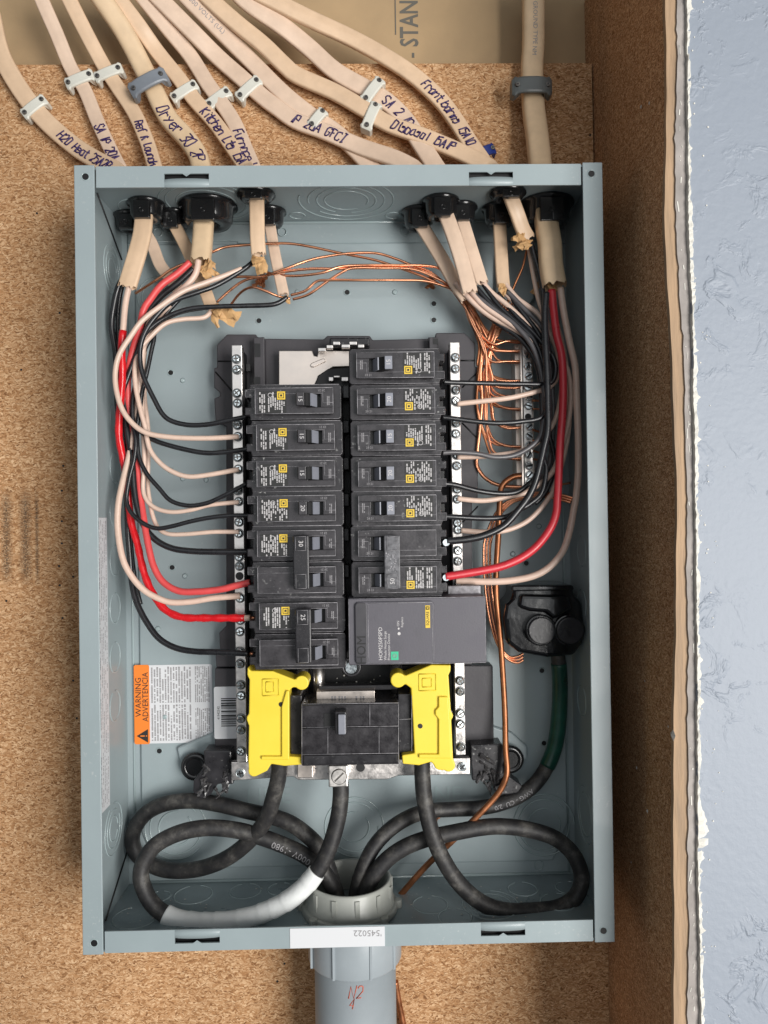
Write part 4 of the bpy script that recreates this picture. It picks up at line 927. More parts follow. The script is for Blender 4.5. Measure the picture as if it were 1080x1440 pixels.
wire([(279, 366), (275, 385), (262, 402), (240, 420), (215, 445), (203, 480), (198, 520), (194, 560), (190, 600), (182, 640), (172, 680), (166, 713), (166, 747), (173, 787), (187, 813), (204, 831), (224, 842), (242, 847), (269, 846), (300, 841), (338, 838)], [52, 52, 50, 46, 56, 60, 56, 54], r10, WH, 'cream_wire', 'thick cream wire bulging furthest left near the box wall', GL)
wire([(267, 369), (249, 385), (227, 401), (212, 420), (202, 436), (196, 463), (186, 495), (180, 530), (181, 580), (187, 620), (193, 660), (198, 702), (203, 735), (209, 769), (216, 796), (229, 818), (251, 831), (278, 832), (309, 829), (330, 824), (352, 819)], [54, 60, 50, 44, 48, 58, 64, 66], .0022, 'wire_pinkred', 'red_wire', 'plain red wire from the round cable to the breaker marked 30', GL)
o, P = wire([(186, 390), (181, 405), (176, 430), (173, 465), (171, 490), (172, 530), (169, 570), (167, 600), (168, 620), (173, 645), (179, 680), (184, 731), (193, 764), (200, 796), (207, 818), (218, 840), (233, 858), (256, 868), (289, 869), (352, 869)], [56, 58, 54, 46, 44, 50, 60, 66], .0020, WH, 'taped_wire', 'cream wire wrapped in bright red tape, ending at the breaker marked 25', GL, tips=.004)
ls = arc_eval(P); k = nearest_s(P, W(173, 465, 58)); q = [ls[0](k+(ls[1]-.004-k)*i/90)[0] for i in range(91)]
MB().tube(q, .0028, 10, rf=lambda t: 1+.10*math.sin(t*150)*(.3+.7*t)).build('red_tape', 'tape_red', o)
# right bundle
wire([(768, 412), (766, 440), (767, 481), (769, 521), (770, 562), (770, 603), (764, 633), (754, 674), (744, 697), (730, 716), (709, 739), (681, 753), (652, 759), (628, 761)], [58, 62, 64, 66, 68, 70], .0023, B, 'black_wire', 'thick black wire falling down the right side to the double breaker', GR)
wire([(776, 408), (779, 440), (783, 471), (790, 501), (792, 542), (791, 583), (788, 623), (786, 664), (784, 700), (782, 722), (774, 743), (756, 767), (734, 784), (707, 796), (681, 802), (652, 807), (626, 811)], [54, 58, 62, 64, 66, 70], .0026, 'wire_red', 'red_wire', 'thick red wire sweeping down the right side to the double breaker', GR)
wire([(788, 405), (793, 440), (801, 481), (809, 517), (811, 562), (813, 613), (813, 664), (810, 700), (807, 716), (801, 747), (791, 776), (772, 798), (750, 810), (721, 816), (691, 818), (654, 817), (641, 817)], [54, 56, 58, 58, 56, 54], .0023, WH, 'cream_wire', 'thick cream wire nearest the right side wall, curving to the right bar', GR)
wire([(700, 412), (722, 440), (750, 468), (767, 488), (779, 505), (781, 525), (772, 539), (732, 540), (681, 539), (640, 538), (624, 537)], [44, 50, 56, 60, 66], .0016, B, 'black_wire', 'black wire running straight across to the topmost right breaker', GR)
wire([(710, 398), (728, 420), (757, 442), (774, 470), (785, 500), (783, 530), (775, 542), (764, 548), (720, 559), (680, 564), (643, 568)], [40, 46, 50, 54, 54], .0017, WH, 'cream_wire', 'cream wire rising slightly from the right bar at the second breaker', GR)
wire([(680, 400), (700, 428), (728, 455), (752, 480), (766, 520), (768, 560), (762, 586), (732, 593), (701, 595), (671, 593), (640, 589), (622, 587)], [44, 50, 58, 62, 66], .0016, B, 'black_wire', 'black wire to the second right breaker, below the cream one', GR)
wire([(664, 412), (690, 432), (725, 458), (750, 490), (762, 530), (766, 570), (763, 600), (758, 617), (742, 631), (721, 641), (695, 643), (671, 638), (640, 636), (622, 637)], [46, 52, 58, 60, 66], .0016, 'wire_gray', 'black_wire', 'scuffed gray black wire sagging to the third right breaker', GR)
wire([(742, 334), (748, 375), (757, 420), (768, 450), (782, 480), (790, 520), (788, 560), (780, 592), (765, 612), (740, 632), (690, 641), (643, 643)], [40, 44, 48, 52, 54], .0016, WH, 'cream_wire', 'cream wire behind the scuffed black one at the third right breaker', GR)
wire([(708, 405), (735, 440), (760, 475), (768, 520), (769, 580), (766, 630), (754, 668), (742, 682), (726, 692), (701, 694), (671, 690), (640, 682), (622, 680)], [40, 48, 54, 58, 66], .0017, B, 'black_wire', 'black wire drooping to the fourth right breaker', GR)
wire([(640, 400), (670, 430), (700, 455), (735, 480), (757, 520), (762, 580), (764, 640), (768, 660), (762, 692), (746, 708), (728, 718), (711, 727), (681, 729), (640, 727), (624, 726)], [40, 46, 52, 58, 66], .0017, B, 'black_wire', 'black wire ending at the fifth right breaker, lowest of the singles', GR)
wire([(706, 408), (730, 432), (760, 462), (785, 490), (798, 520), (803, 550), (800, 590), (790, 630), (778, 662), (760, 680), (738, 693), (717, 698), (691, 703), (671, 704), (643, 701)], [40, 46, 50, 52, 54], .0017, WH, 'cream_wire', 'cream wire meeting the right bar at the fifth breaker', GR)
wire([(743, 345), (760, 380), (775, 430), (790, 480), (797, 520), (800, 560), (800, 600), (792, 645), (778, 690), (772, 700), (758, 718), (738, 735), (711, 746), (681, 748), (648, 746)], [38, 42, 46, 50, 54], .0017, WH, 'cream_wire', 'cream wire passing behind the thick red one to the bar above the double breaker', GR)
wire([(640, 397), (665, 425), (690, 445), (722, 462), (745, 478), (757, 500)], [44, 46, 48], .0018, WH, 'cream_wire', 'short cream wire from the printed cable into the right bundle', GR)
wire([(662, 410), (680, 430), (706, 448), (735, 468), (752, 490), (764, 530)], [46, 50, 50], .0018, WH, 'cream_wire', 'cream wire curving out under the broad flat cable on the right', GR)
wire([(678, 396), (692, 412), (712, 428), (735, 450), (752, 475), (762, 510)], [44, 47, 48], .0017, WH, 'cream_wire', 'cream wire from the third cable of the right hand trio', GR)
wire([(744, 335), (752, 362), (760, 392), (764, 420), (766, 450), (772, 500)], [46, 50, 54], .0019, B, 'black_wire', 'black wire dropping out of the torn paper beside the big cable', GR)
wire([(713, 410), (735, 432), (760, 458), (770, 480), (776, 540), (778, 600), (770, 660), (740, 700)], [42, 46, 46, 44, 44], .0017, 'wire_gray', 'black_wire', 'scuffed black wire at the back of the right bundle', GR)
wire([(670, 405), (695, 432), (730, 462), (752, 482), (762, 520), (770, 600), (780, 650), (768, 690), (752, 708)], [46, 50, 52, 48, 46], .0018, B, 'black_wire', 'black wire behind the thick black one on the right', GR)

# copper grounds crossing the top, then down to the ground bar
src = [
 ([(190, 413), (224, 391), (245, 377), (295, 356), (315, 348), (340, 345), (396, 342), (432, 346), (479, 356), (520, 364), (545, 371), (590, 387), (618, 400)], 'highest copper wire, rising from behind the left cables and crossing the box'),
 ([(296, 392), (340, 389), (368, 389), (401, 378), (434, 366), (462, 360), (495, 356), (529, 356), (557, 364), (579, 373), (607, 384)], 'copper wire humped over the others at the middle of the crossing'),
 ([(365, 375), (378, 384), (412, 388), (451, 384), (479, 375), (512, 373), (562, 373), (604, 374), (623, 382)], 'copper wire running level through the middle of the crossing'),
 ([(409, 415), (429, 409), (445, 396), (462, 394), (507, 394), (562, 394), (596, 395), (623, 402)], 'lowest copper wire of the crossing, straight along its middle'),
 ([(412, 421), (434, 414), (457, 398), (479, 384), (496, 377), (534, 377), (576, 378), (604, 387)], 'copper wire lifting from the long cable tip to join the crossing'),
 ([(305, 425), (325, 407), (345, 394), (372, 388), (400, 382), (440, 378), (480, 378), (530, 376), (580, 378), (610, 388)], 'copper wire slanting up from the torn paper at the left'),
 ([(325, 428), (335, 415), (345, 407), (357, 404), (373, 409), (392, 417), (408, 420)], 'short arched copper wire left of the long cable tip'),
]
ents = [480, 493, 508, 535, 545, 601, 614]
HCu = 30
def bundle(start, xk, ye, seed):
    r = random.Random(seed); j = lambda a: r.uniform(-a, a)
    j = lambda a: r.uniform(-a, a)*.5
    pts = [(640+j(3), 409+j(6)), (655+j(4), 433+j(4)), (666+j(5), 456+j(4))]
    if ye < 515: pts += [(676+j(4)+xk*.5, (456+ye)/2+2), (690+j(3), ye-1+j(3))] if ye > 490 else [(680, 474), (695, 484)]
    elif ye < 550: pts += [(674+xk*.7, 490), (681+xk, ye-20), (695, ye-3)]
    else: pts += [(674+xk*.7, 492), (675+xk*.9+j(4), (500+ye)/2-6), (679+xk, ye-30), (688+xk*.6, ye-9)]
    pts += [(712+j(2), ye+j(2)), (735, ye)]
    return pts
for i, (s, lb) in enumerate(src):
    if i == 6: wire(s, [30, 40, 34], .0010, CU, 'copper_wire', lb, GC, n=6, segs=8); continue
    e = ents[i]; pts = s+bundle(None, i*2.5, e, i); wire(pts, [34, 40, 36, 32, 30, 29], .00105, CU, 'copper_wire', lb, GC, n=6, segs=8)
extra = [(575, 3), (559, 12), (628, 6), (645, 9), (601, 14)]
names = ['mid height', 'upper middle', 'lower middle', 'lower', 'middle']
for i, (e, xk) in enumerate(extra):
    r = random.Random(40+i); x0 = 700+i*5
    pts = [(x0, 415+i*3), (700+i*3, 440), (697+i*2, 462), (690+i, 485), (682+xk*.5, 515), (678+xk*.7, e-50), (681+xk*.7, e-30), (694, e-10), (712, e-1), (735, e)]
    wire(pts, [30, 26, 26, 28], .00105, CU, 'copper_wire', 'copper wire dropping from the right hand cables to a %s ground bar screw' % names[i], GC, n=6, segs=8)
for i in range(8):
    r = random.Random(90+i); j = lambda a: r.uniform(-a, a)
    e = (480, 493, 508, 535, 559, 575, 628, 645)[i]
    wire([(640+j(5), 404+j(8)), (656+j(6), 430+j(5)), (668+j(6), 455+j(5)), (677+j(5), 485), (676+j(6), max(500, (490+e)/2)), (681+j(4), max(505, e-22)), (694, e-4+j(2)), (716, e+j(2)), (735, e+2)] if e > 520 else [(640+j(5), 404+j(8)), (658+j(6), 428+j(5)), (672+j(6), 452+j(5)), (686+j(3), (452+e)/2), (700, e-2), (735, e+2)], [30, 27, 24, 26], .00105, 'copper_dark' if i % 2 else CU, 'copper_wire', 'copper wire among the tangle fanning into the ground bar', GC, n=6, segs=8)
wire([(735, 685), (712, 684), (695, 680), (680, 670), (671, 655), (671, 640), (675, 600), (678, 560), (676, 520), (686, 480), (697, 450)], [28, 24, 24, 26, 26], .0015, CU, 'copper_wire', 'thicker copper wire looping under to the lowest ground bar hole', GC, segs=8)
wire([(742, 335), (741, 350), (735, 375), (724, 400), (712, 430), (700, 470)], [40, 30, 24], .0009, 'copper_dark', 'copper_wire', 'thin dark copper wire hanging below the torn paper at upper right', GC, segs=8)
for i, lb in enumerate(('outermost', 'middle', 'innermost')):
    d = i*4.5
    wire([(803+i*2, 707-d*.7), (789, 703-d*.8), (762, 698-d*.6), (746, 699-d*.5), (728+d, 701), (711+d, 707), (697+d*.9, 722), (687+d, 743), (681+d, 763), (680+d, 785), (681+d, 812), (684+d, 843), (689+d, 873), (697+d*.7, 900), (707, 919-d*.5), (717, 929-d*.6), (728, 932-d), (736, 928-d)], [40, 28, 22, 20, 22, 24], .0010, CU, 'copper_wire', '%s of three thin copper wires running down beside the surge protector' % lb, GC, n=6, segs=8)
for i, (x0, y0, x1, y1) in enumerate(((748, 563, 764, 564), (748, 575, 782, 576), (748, 604, 764, 609), (748, 619, 766, 623), (750, 634, 760, 637), (748, 645, 758, 647), (786, 682, 802, 679))):
    wire([(x0, y0), ((x0+x1)/2, (y0+y1)/2), (x1, y1)], [28, 27], .0009, CU, 'copper_wire', 'short copper wire end poking out past the ground bar, %s' % ('highest of the row', 'second of the row, the longest', 'third of the row', 'fourth of the row', 'fifth of the row', 'last of the row', 'alone to the lower right')[i], 'copper ends right of the ground bar', n=4, segs=8)
wire([(735, 669), (724, 670), (714, 675), (706, 684), (703, 700), (701, 750), (698, 800), (698, 840), (702, 880), (706, 930), (710, 1000), (711, 1050), (713, 1085), (706, 1107), (692, 1126), (672, 1147), (645, 1174), (612, 1205), (588, 1230), (568, 1253), (555, 1268), (546, 1280)], [30, 32, 30, 30, 34, 44, 42, 34, 24], .0023, 'copper_dark', 'copper_wire', 'heavy bare copper conductor from the ground bar down to the bottom of the box', GC, segs=12)
wire([(556, 1380), (560, 1405), (564, 1425), (569, 1450), (575, 1480)], [10, 8, 6], .0024, 'copper_dark', 'copper_wire', 'copper conductor on the board just right of the conduit', GC)

# heavy service cables
SG = 'heavy black service cables'
rc = .0062
o, P = wire([(393, 1068), (392, 1090), (386, 1116), (374, 1152), (350, 1183), (317, 1208), (278, 1222), (239, 1224), (211, 1215), (190, 1197), (187, 1172), (203, 1146), (230, 1131), (267, 1126), (308, 1131), (350, 1141), (378, 1147), (407, 1157), (429, 1172), (447, 1190), (460, 1215), (474, 1262), (477, 1300)], [62, 52, 38, 24, 16, 16, 22, 32, 40, 42, 42], .0059, 'rubber', 'service_cable', 'black service cable looping left from the left lug, behind the taped one', SG, 'cable', segs=20)
o, P = wire([(479, 1100), (479, 1122), (475, 1152), (464, 1190), (448, 1222), (425, 1250), (395, 1272), (350, 1290), (300, 1297), (255, 1294), (225, 1281), (207, 1260), (198, 1232), (204, 1208), (222, 1186), (256, 1170), (294, 1164), (336, 1168), (367, 1177), (400, 1189), (430, 1204), (455, 1226), (474, 1262), (484, 1300)], [62, 66, 68, 66, 62, 56, 50, 46, 44, 48, 48], .0059, 'rubber', 'service_cable', 'black service cable with white tape, looping left below the centre lug', SG, 'cable', segs=20)
ev = arc_eval(P); s0 = nearest_s(P, W(446, 1225, 66)); s1 = nearest_s(P, W(232, 1287, 60)); q = [ev[0](s0+(s1-s0)*i/80)[0] for i in range(81)]
MB().tube(q, .0067, 20, rf=lambda t: 1+.07*((t*9+.3*math.sin(t*17)) % 1)**2).build('white_tape', 'tape_white', o)
print_on(P[::-1], .006, .006, (437, 1212), '000V -1980', o, .0068, 'print_gray', 48)
o, P = wire([(594, 1066), (594, 1090), (597, 1125), (607, 1170), (625, 1212), (650, 1247), (680, 1271), (712, 1281), (750, 1281), (787, 1276), (810, 1260), (818, 1236), (812, 1212), (798, 1192), (775, 1176), (740, 1166), (705, 1162), (675, 1164), (637, 1171), (605, 1178), (572, 1190), (545, 1208), (525, 1232), (512, 1262), (508, 1300)], [62, 66, 66, 60, 56, 48, 42, 40, 44, 48, 50, 50], .0059, 'rubber', 'service_cable', 'black service cable looping right from the right lug', SG, 'cable', segs=20)
o, P = wire([(784, 915), (787, 950), (787, 990), (783, 1035), (775, 1065), (760, 1093), (740, 1113), (710, 1128), (675, 1136), (637, 1138), (607, 1140), (580, 1147), (550, 1165), (525, 1192), (508, 1228), (500, 1262), (498, 1300)], [26, 24, 24, 26, 28, 36, 44, 46], .0056, 'rubber', 'service_cable', 'black service cable banded with green tape, from the tap connector to the conduit', SG, 'cable', segs=20)
ev = arc_eval(P); s0 = nearest_s(P, W(785, 930, 25)); s1 = nearest_s(P, W(771, 1077, 27)); q = [ev[0](s0+(s1-s0)*i/50)[0] for i in range(51)]
MB().tube(q, .0061, 18).build('green_tape', 'tape_green', o)
print_on(P, .0056, .0056, (745, 1108), 'AWG - CU  2/0', o, .005, 'print_gray', 30)
# torn bits by the knockout
def tuft(px, py, h, n, size, seed, m='paper', spread=6.3, a0=0, parent=None, label=None, name='torn_paper', width=.0022):
    r = random.Random(seed); mb = MB(); c = W(px, py, h)
    for i in range(n):
        a = a0+r.uniform(-spread/2, spread/2); l = size*r.uniform(.5, 1.1); w_ = width*r.uniform(.5, 1.3); d = Vector((math.cos(a), r.uniform(-.5, .25), math.sin(a))).normalized(); s = d.cross(Vector((0, -1, 0))).normalized()
        pts = []; K = 5
        for j in range(K+1):
            t = j/K; p = c+d*l*t+Vector((0, -math.sin(t*3)*.0016*r.uniform(.4, 1.4), 0)); ww = w_*(1-.35*t)*r.uniform(.6, 1.25); tw = r.uniform(-.6, .6)
            sv = s*math.cos(tw)+Vector((0, math.sin(tw), 0)); p = p+s*math.sin(t*2.2+i)*.0018; pts += [p-sv*ww, p+Vector((0, -.0009, 0))+d*r.uniform(-.0008, .0008), p+sv*ww]
        mb.add(pts, [(j*3+k, j*3+k+1, j*3+k+4, j*3+k+3) for j in range(K) for k in range(2)])
    return mb.build(name, m, parent, recalc=False)

# ================================================================== NM CABLES
def cable(pts_out, H_out, ins, H_in, wpx, wi, mname, label, rounds=.5, wr=None, pr=None, tf=None, name='nonmetallic_cable'):
    # outside run, pass through the top wall, then the stub inside the box
    P1 = path(pts_out, H_out, 6); P2 = path(ins, H_in, 6)
    hin = H_in[0]; e = P2[0]; mid = Vector((e.x, e.y, HH+.004)); q = [p for p in P1]
    # last outside point -> bend to the hole
    a = q[-1]; b = Vector((e.x, e.y, HH+.004)); join = spline([q[-2], a, a.lerp(b, .5)+Vector((0, 0, .0)), b, e], 4)[4:]
    full = q[:-1]+join+P2[1:]
    w1 = wpx*.97*sc(H_out[len(H_out)//2])/2; w2 = wi*sc(H_in[-1])/2; n1 = len(q)/len(full)
    t = thing(name, tuple(P1[-1]), label, 'cable', 'cream sheathed cables')
    o = MB().tube(full, w1, 36, w1*rounds, caps=False, expo=.62, rag=.0016, groove=.11 if rounds < .7 else 0, rf=lambda x: 1 if x < n1 else 1+(w2/w1-1)*min(1, (x-n1)/(1-n1)*2.5)).build('jacket', mname, t, recalc=False)
    if wr: handwrite(P1, w1, w1*rounds, wr[0], wr[1], o, wr[2] if len(wr) > 2 else .009, seed=len(wr[1]), h=H_out[-1], vo=wr[3] if len(wr) > 3 else 0)
    if pr:
        PP = P1 if pr[3] == 'out' else P2; print_on(PP, w1, (w1 if pr[3] == 'out' else w2)*rounds, pr[0], pr[1], o, pr[2], 'print_gray', 20)
    if tf: o2 = tuft(*tf); o2.parent = t; o2.location = OFF[o2.name]-OFF[t.name]
    return t
HO = [26, 20, 8, 8, 12, 22]
def hin(px, py):   # height at which a connector seen at (px,py) on the top wall stands
    return -WZ(px, py, HH-.006).y*1000
# (outside, inside)
cable([(-12, 20), (0, 72), (17, 107), (41, 143), (68, 174), (104, 205), (130, 222), (160, 238)], [10, 8, 8, 8, 12, 24], [(204, 278), (203, 298), (200, 329), (192, 360), (179, 403)], [42, 50, 56, 58], 26, 26, 'jacket', 'cream cable curving in from the left edge, marked H2O Heat', wr=((70, 174), 'H2O Heat 25A2P', .0085), rounds=.4)
cable([(48, -30), (59, 0), (80, 48), (100, 96), (119, 126), (137, 170), (156, 211), (169, 237)], HO, [(186, 300), (200, 320), (214, 344), (225, 372), (241, 393), (252, 410)], [20, 20, 24, 28], 20, 17, 'jacket2', 'pinkish flat cable marked SA 1P 20A, second from the left', wr=((132, 160), 'SA 1P 20A', .0085), rounds=.4)
cable([(84, -30), (98, 0), (120, 44), (144, 89), (163, 119), (189, 159), (207, 200), (218, 235)], HO, [(240, 302), (247, 319), (260, 344), (273, 372), (288, 407), (297, 432)], [24, 28, 34, 38], 21, 18, 'jacket', 'cream cable third from the left, marked Ref & Laundry', wr=((184, 165), 'Ref & Laundry', .0075), rounds=.45, tf=(300, 432, 40, 5, .020, 3, 'paper', 1.3, -.9, None, None, 'torn_paper', .0042))
cable([(124, -30), (144, 0), (174, 44), (200, 93), (218, 130), (237, 167), (263, 196), (278, 218), (284, 238)], [30, 24, 12, 12, 14, 24], [(289, 285), (287, 304), (285, 337), (282, 369)], [36, 44, 50], 28, 28, 'jacket3', 'thick round cream cable under the gray strap, marked Dryer', wr=((226, 142), 'Dryer 30 2P', .011), rounds=.8, tf=(288, 374, 50, 5, .014, 5, 'paper', 2.0, -.7, None, None, 'torn_paper', .0034))
cable([(146, -30), (168, 0), (196, 37), (222, 74), (252, 111), (274, 141), (300, 170), (322, 200), (345, 234)], HO, [(360, 262), (361, 278), (362, 331), (364, 358)], [56, 58, 56], 22, 21, 'jacket', 'cream cable marked Kitchen Lts, fifth from the left', wr=((276, 150), 'Kitchen Lts 15A', .009), rounds=.45, tf=(365, 362, 52, 4, .015, 6, 'paper', .7, -1.6, None, None, 'torn_paper', .0042))
cable([(180, -30), (204, 0), (237, 41), (267, 78), (293, 119), (311, 144), (330, 174), (344, 207), (356, 235)], HO, [(374, 296), (379, 314), (387, 359), (399, 415)], [26, 32, 38], 22, 16, 'jacket2', 'pale cable marked Furnace, crossing under the Kitchen one', wr=((325, 174), 'Furnace 10', .009), rounds=.45, tf=(403, 416, 40, 3, .007, 7, 'paper', 1.6, -.8, None, None, 'torn_paper', .0024))
cable([(196, -30), (226, 0), (267, 41), (307, 81), (341, 111), (370, 137), (390, 152), (416, 170), (456, 185), (508, 207), (553, 222), (580, 235)], [28, 20, 8, 8, 10, 14, 24], [(618, 282), (625, 297), (637, 329), (649, 366), (661, 411)], [44, 52, 56], 24, 22, 'jacket2', 'long pale cable marked 1P 20A GFCI, running to the middle of the box top', wr=((402, 160), '1P 20A GFCI', .009), rounds=.42)
cable([(238, -30), (267, 0), (315, 48), (352, 85), (397, 130), (438, 163), (471, 185), (500, 212), (522, 236)], [26, 18, 8, 8, 8, 12], [(582, 300), (590, 313), (603, 334), (622, 365), (640, 397), (657, 420)], [24, 30, 38, 42], 24, 20, 'jacket2', 'pale cable printed 600 VOLTS, tucked under the GFCI one', pr=((268, 2), '600 VOLTS (UL)', .0050, 'out'), rounds=.42)
cable([(310, -40), (345, 0), (397, 37), (434, 67), (471, 100), (516, 126), (545, 144), (571, 170), (590, 200), (612, 234)], [28, 20, 10, 8, 10, 22], [(645, 290), (649, 305), (661, 344), (678, 398)], [34, 42, 46], 26, 18, 'jacket2', 'pale cable marked SA 2 10, crossing beneath the Disposal one', wr=((536, 136), 'SA 2 10', .0095), rounds=.42)
cable([(262, -35), (296, 0), (333, 33), (370, 63), (400, 92), (419, 107), (471, 130), (516, 156), (545, 174), (597, 193), (649, 215), (688, 235)], [26, 20, 12, 10, 14, 18, 26], [(714, 262), (718, 276), (727, 300), (735, 322), (743, 336)], [58, 54, 46], 24, 21, 'jacket', 'cream cable marked Disposal 15A1P, entering the box near its right end', wr=((548, 174), 'Disposal 15A1P', .0085), rounds=.5, tf=(738, 336, 50, 6, .014, 9, 'paper', 3.6, 3.4, None, None, 'torn_paper', .0038))
cable([(345, -18), (382, 0), (434, 26), (490, 52), (538, 78), (582, 107), (619, 141), (641, 170), (660, 200), (678, 226)], [26, 18, 10, 10, 12, 22], [(700, 292), (702, 308), (704, 344), (706, 383), (708, 404)], [30, 36, 40], 24, 19, 'jacket', 'cream cable marked Front bdrms, bending down to the blue staple', wr=((588, 110), 'Front bdrms 15A10', .0085), rounds=.5, tf=(708, 400, 42, 4, .012, 8, 'paper', 1.1, -1.5, None, None, 'torn_paper', .0028))
cable([(750, -30), (750, 0), (750, 60), (748, 100), (750, 150), (755, 190), (760, 237)], [14, 12, 12, 14, 20, 30], [(766, 288), (769, 318), (773, 344), (775, 374), (780, 402)], [44, 52, 56], 32, 33, 'jacket3', 'thickest cream cable, standing alone under the dark strap at the right', pr=((757, 0), 'GROUND TYPE NM', .0050, 'out'), rounds=.75, tf=(778, 402, 52, 4, .008, 10, 'paper', 1.2, -1.5, None, None, 'torn_paper', .003))
tuft(747, 412, 30, 4, .020, 12, 'paper', .5, .9, name='filler_paper', width=.0016)
tag(bpy.data.objects['filler_paper'], 'folded tan paper strip slanting beside the big right cable', 'paper strip')
for (x, y, hh, lb) in ((606, 1150, 9, 'crumpled brown paper scrap behind the right service cable'),): 
    tag(tuft(x, y, hh, 7, .008, 14, 'copper_dark', 6.3, 0, name='paper_scrap'), lb, 'paper scrap')
tag(tuft(365, 395, 12, 7, .007, 15, 'copper_dark', 6.3, 0, name='paper_scrap'), 'brown scrap under the cables at upper left', 'paper scrap')
tag(tuft(606, 398, 12, 7, .007, 16, 'copper_dark', 6.3, 0, name='paper_scrap'), 'brown scrap under the copper bundle at upper middle', 'paper scrap')
tag(tuft(255, 1262, 6, 6, .008, 17, 'chip', 1.5, -1.4, name='wood_chip'), 'dark splinter lying on the box floor inside the left loop', 'splinter')
r = random.Random(77); mb = MB()
for i in range(90):
    x = r.uniform(165, 820); y = r.uniform(1245, 1300); p = WZ(x, y, -HH+T+.0003)
    if -.002 > p.y > -.092: s = r.uniform(.0003, .0011); mb.add([p+Vector((-s, 0, 0)), p+Vector((0, s, .0002)), p+Vector((s, 0, 0)), p+Vector((0, -s, .0003)), p+Vector((0, 0, s*.7))], [(0,1,4),(1,2,4),(2,3,4),(3,0,4)])
tag(mb.build('plaster_dust', 'flake'), kind='stuff')

# ---- plastic cable connectors in the top wall
def connector(px, py, h, r, label, drop=.012, pry=0, wide=1.0):
    p = W(px, py, h); x = p.x; y = -h/1000; z1 = HH-T
    t = thing('cable_connector', (x, y, z1), label, 'cable connector', 'black plastic cable connectors')
    mb = lathe([(r*.45, z1+.0001-.0002), (r*1.12, z1-.0002), (r*1.15, z1-.002), (r*.98, z1-.003), (r*.93, z1-drop*.8), (r*.80, z1-drop), (r*.45, z1-drop)], x, -y, 26); mb.build('collar', 'conn', t)
    b = MB(); b.add([(x+a*r*.48*wide, y-r*.95+d*.0022, z1-.0035-c*drop) for a in (-1, 1) for d in (-1, 1) for c in (0, 1)], [(0, 1, 3, 2), (4, 5, 7, 6), (0, 1, 5, 4), (2, 3, 7, 6), (0, 2, 6, 4), (1, 3, 7, 5)]); b.build('clamp_lug', 'conn', t, bevel=.0006)
    MB().ring((x, y-r*.95-.0023, z1-.004-drop*.5), (1, 0, 0), (0, 0, 1), .0016, .0005, 16).build('lug_ring', 'conn', t)
    return t
connector(206, 287, 40, .0125, 'front connector at the far left holding the H2O cable', .013)
connector(184, 312, 17, .0115, 'rear connector tucked in the top left corner')
connector(245, 312, 20, .0115, 'small connector left of the large round one')
connector(293, 290, 36, .0195, 'largest connector, gripping the round Dryer cable', .016, wide=.9)
connector(360, 270, 56, .0125, 'connector half hidden by the top flange over the Kitchen cable', .006)
connector(379, 300, 24, .0115, 'connector just behind the Kitchen cable', .012)
connector(589, 305, 22, .0120, 'connector holding the cable printed 600 VOLTS', .014)
connector(620, 287, 42, .0125, 'glossy front connector right of the middle of the box top', .014)
connector(648, 300, 30, .0115, 'connector behind and right of the glossy front one', .012)
connector(702, 298, 28, .0120, 'connector over the straight vertical cable at upper right', .014)
connector(714, 270, 56, .0120, 'connector under the right slot of the top flange', .006)
connector(768, 300, 36, .0185, 'big dark connector in the top right corner', .018)

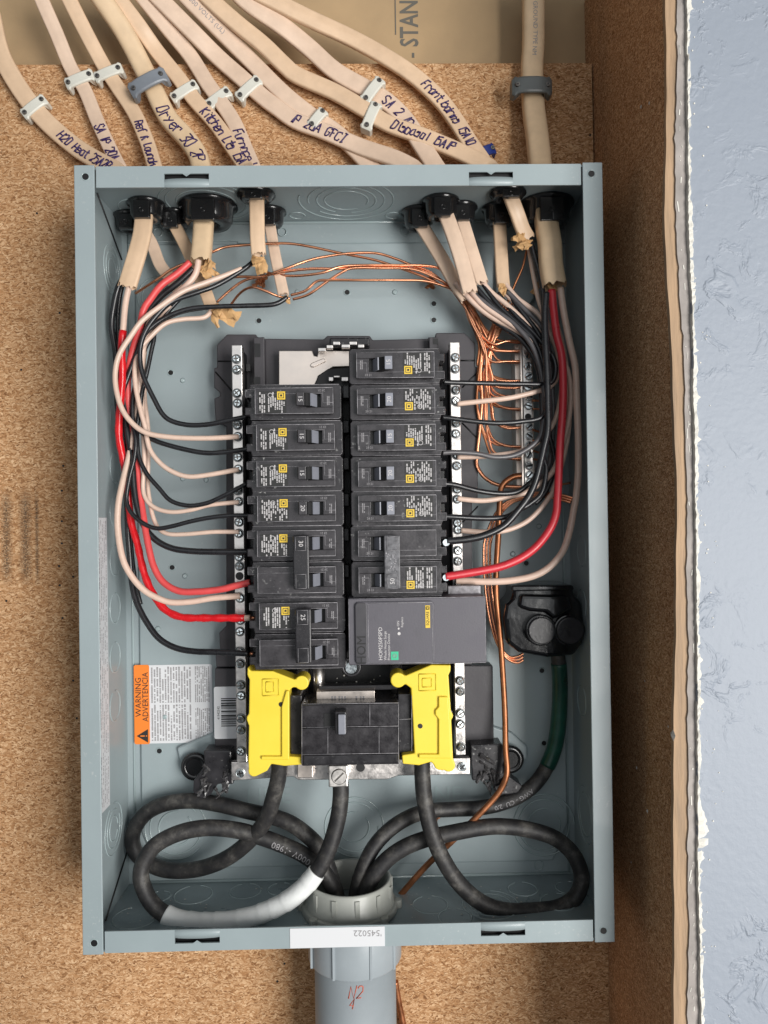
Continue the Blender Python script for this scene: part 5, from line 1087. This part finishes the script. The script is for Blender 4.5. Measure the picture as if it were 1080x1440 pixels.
# ---- staples outside
def strap(px, py, ang, L, wd, h0, h1, m, label, group, nails=True, hn=None):
    p = W(px, py, h1); a = math.radians(ang); c, s = math.cos(a), math.sin(a); k = sc(h1); L *= k; wd *= k
    t = thing('cable_staple', (p.x, 0, p.z), label, 'cable staple', group)
    def tr(u, v, h): return (p.x+u*c-v*s, -h, p.z+u*s+v*c)
    n = 14; out = []
    for i in range(n+1):
        u = -L/2+L*i/n; e = abs(2*i/n-1); top = h0/1000*0+(h1/1000)*(1-.16*e**3); ww = wd/2*(1.12 if e > .72 else .92)*(1 if e < .97 else .75)
        out.append((u, top, ww))
    vs = []; fs = []
    for u, top, ww in out:
        low = max(.0004, top-.009) if abs(u) > L*.30 else top-.0028
        vs += [tr(u, -ww, low), tr(u, -ww, top-.0008), tr(u, -ww*.75, top), tr(u, ww*.75, top), tr(u, ww, top-.0008), tr(u, ww, low)]
    for i in range(n):
        for j in range(6): fs.append((i*6+j, i*6+(j+1) % 6, i*6+6+(j+1) % 6, i*6+6+j))
    fs += [tuple(range(6)), tuple(range(n*6, n*6+6))]
    MB().add(vs, fs, False).build('strap', m, t, bevel=.0006)
    for sgn in (-1, 1):
        q = Vector(tr(sgn*L*.37, 0, h1/1000*.93+.0002)); o = MB().cyl(q, (0, -1, 0), .0019, .0011, 16, .0016).build('nail', 'nail', t); MB().cyl(q+Vector((0, -.0011, 0)), (0, -1, 0), .0006, .0002, 8).build('nail_dimple', 'deep', o)
    return t
SGp = 'white plastic cable staples'
strap(46, 148, 38, 40, 17, 0, 12, 'staple', 'white staple nearest the left edge, over the H2O cable', SGp)
strap(110, 109, 22, 42, 17, 0, 12, 'staple', 'white staple over the second cable from the left', SGp)
strap(151, 100, 22, 42, 16, 0, 12, 'staple', 'white staple over the third cable from the left, the highest of the row', SGp)
strap(206, 112, 28, 58, 22, 0, 25, 'staple_gray', 'large gray strap over the Dryer cable', 'gray cable straps')
strap(258, 126, 32, 42, 16, 0, 12, 'staple', 'white staple over the Kitchen cable', SGp)
strap(306, 136, 36, 40, 17, 0, 12, 'staple', 'white staple over the Furnace cable', SGp)
strap(349, 122, 42, 42, 17, 0, 12, 'staple', 'white staple over the GFCI cable at the middle left', SGp)
strap(446, 164, 50, 32, 16, 0, 15, 'staple', 'white staple tucked behind the middle of the GFCI cable', SGp)
strap(524, 124, 52, 42, 17, 0, 17, 'staple', 'upper of two touching white staples, over the SA 2 cable', SGp)
strap(522, 160, 66, 42, 17, 0, 18, 'staple', 'lower of two touching white staples, over the Disposal cable', SGp)
strap(750, 117, 0, 58, 25, 0, 30, 'staple_dark', 'dark gray strap over the thick cable at the right', 'gray cable straps')
o = strap(683, 211, 22, 30, 16, 0, 17, 'blue', 'blue staple just above the box top, right of the Disposal cable', 'blue staples')
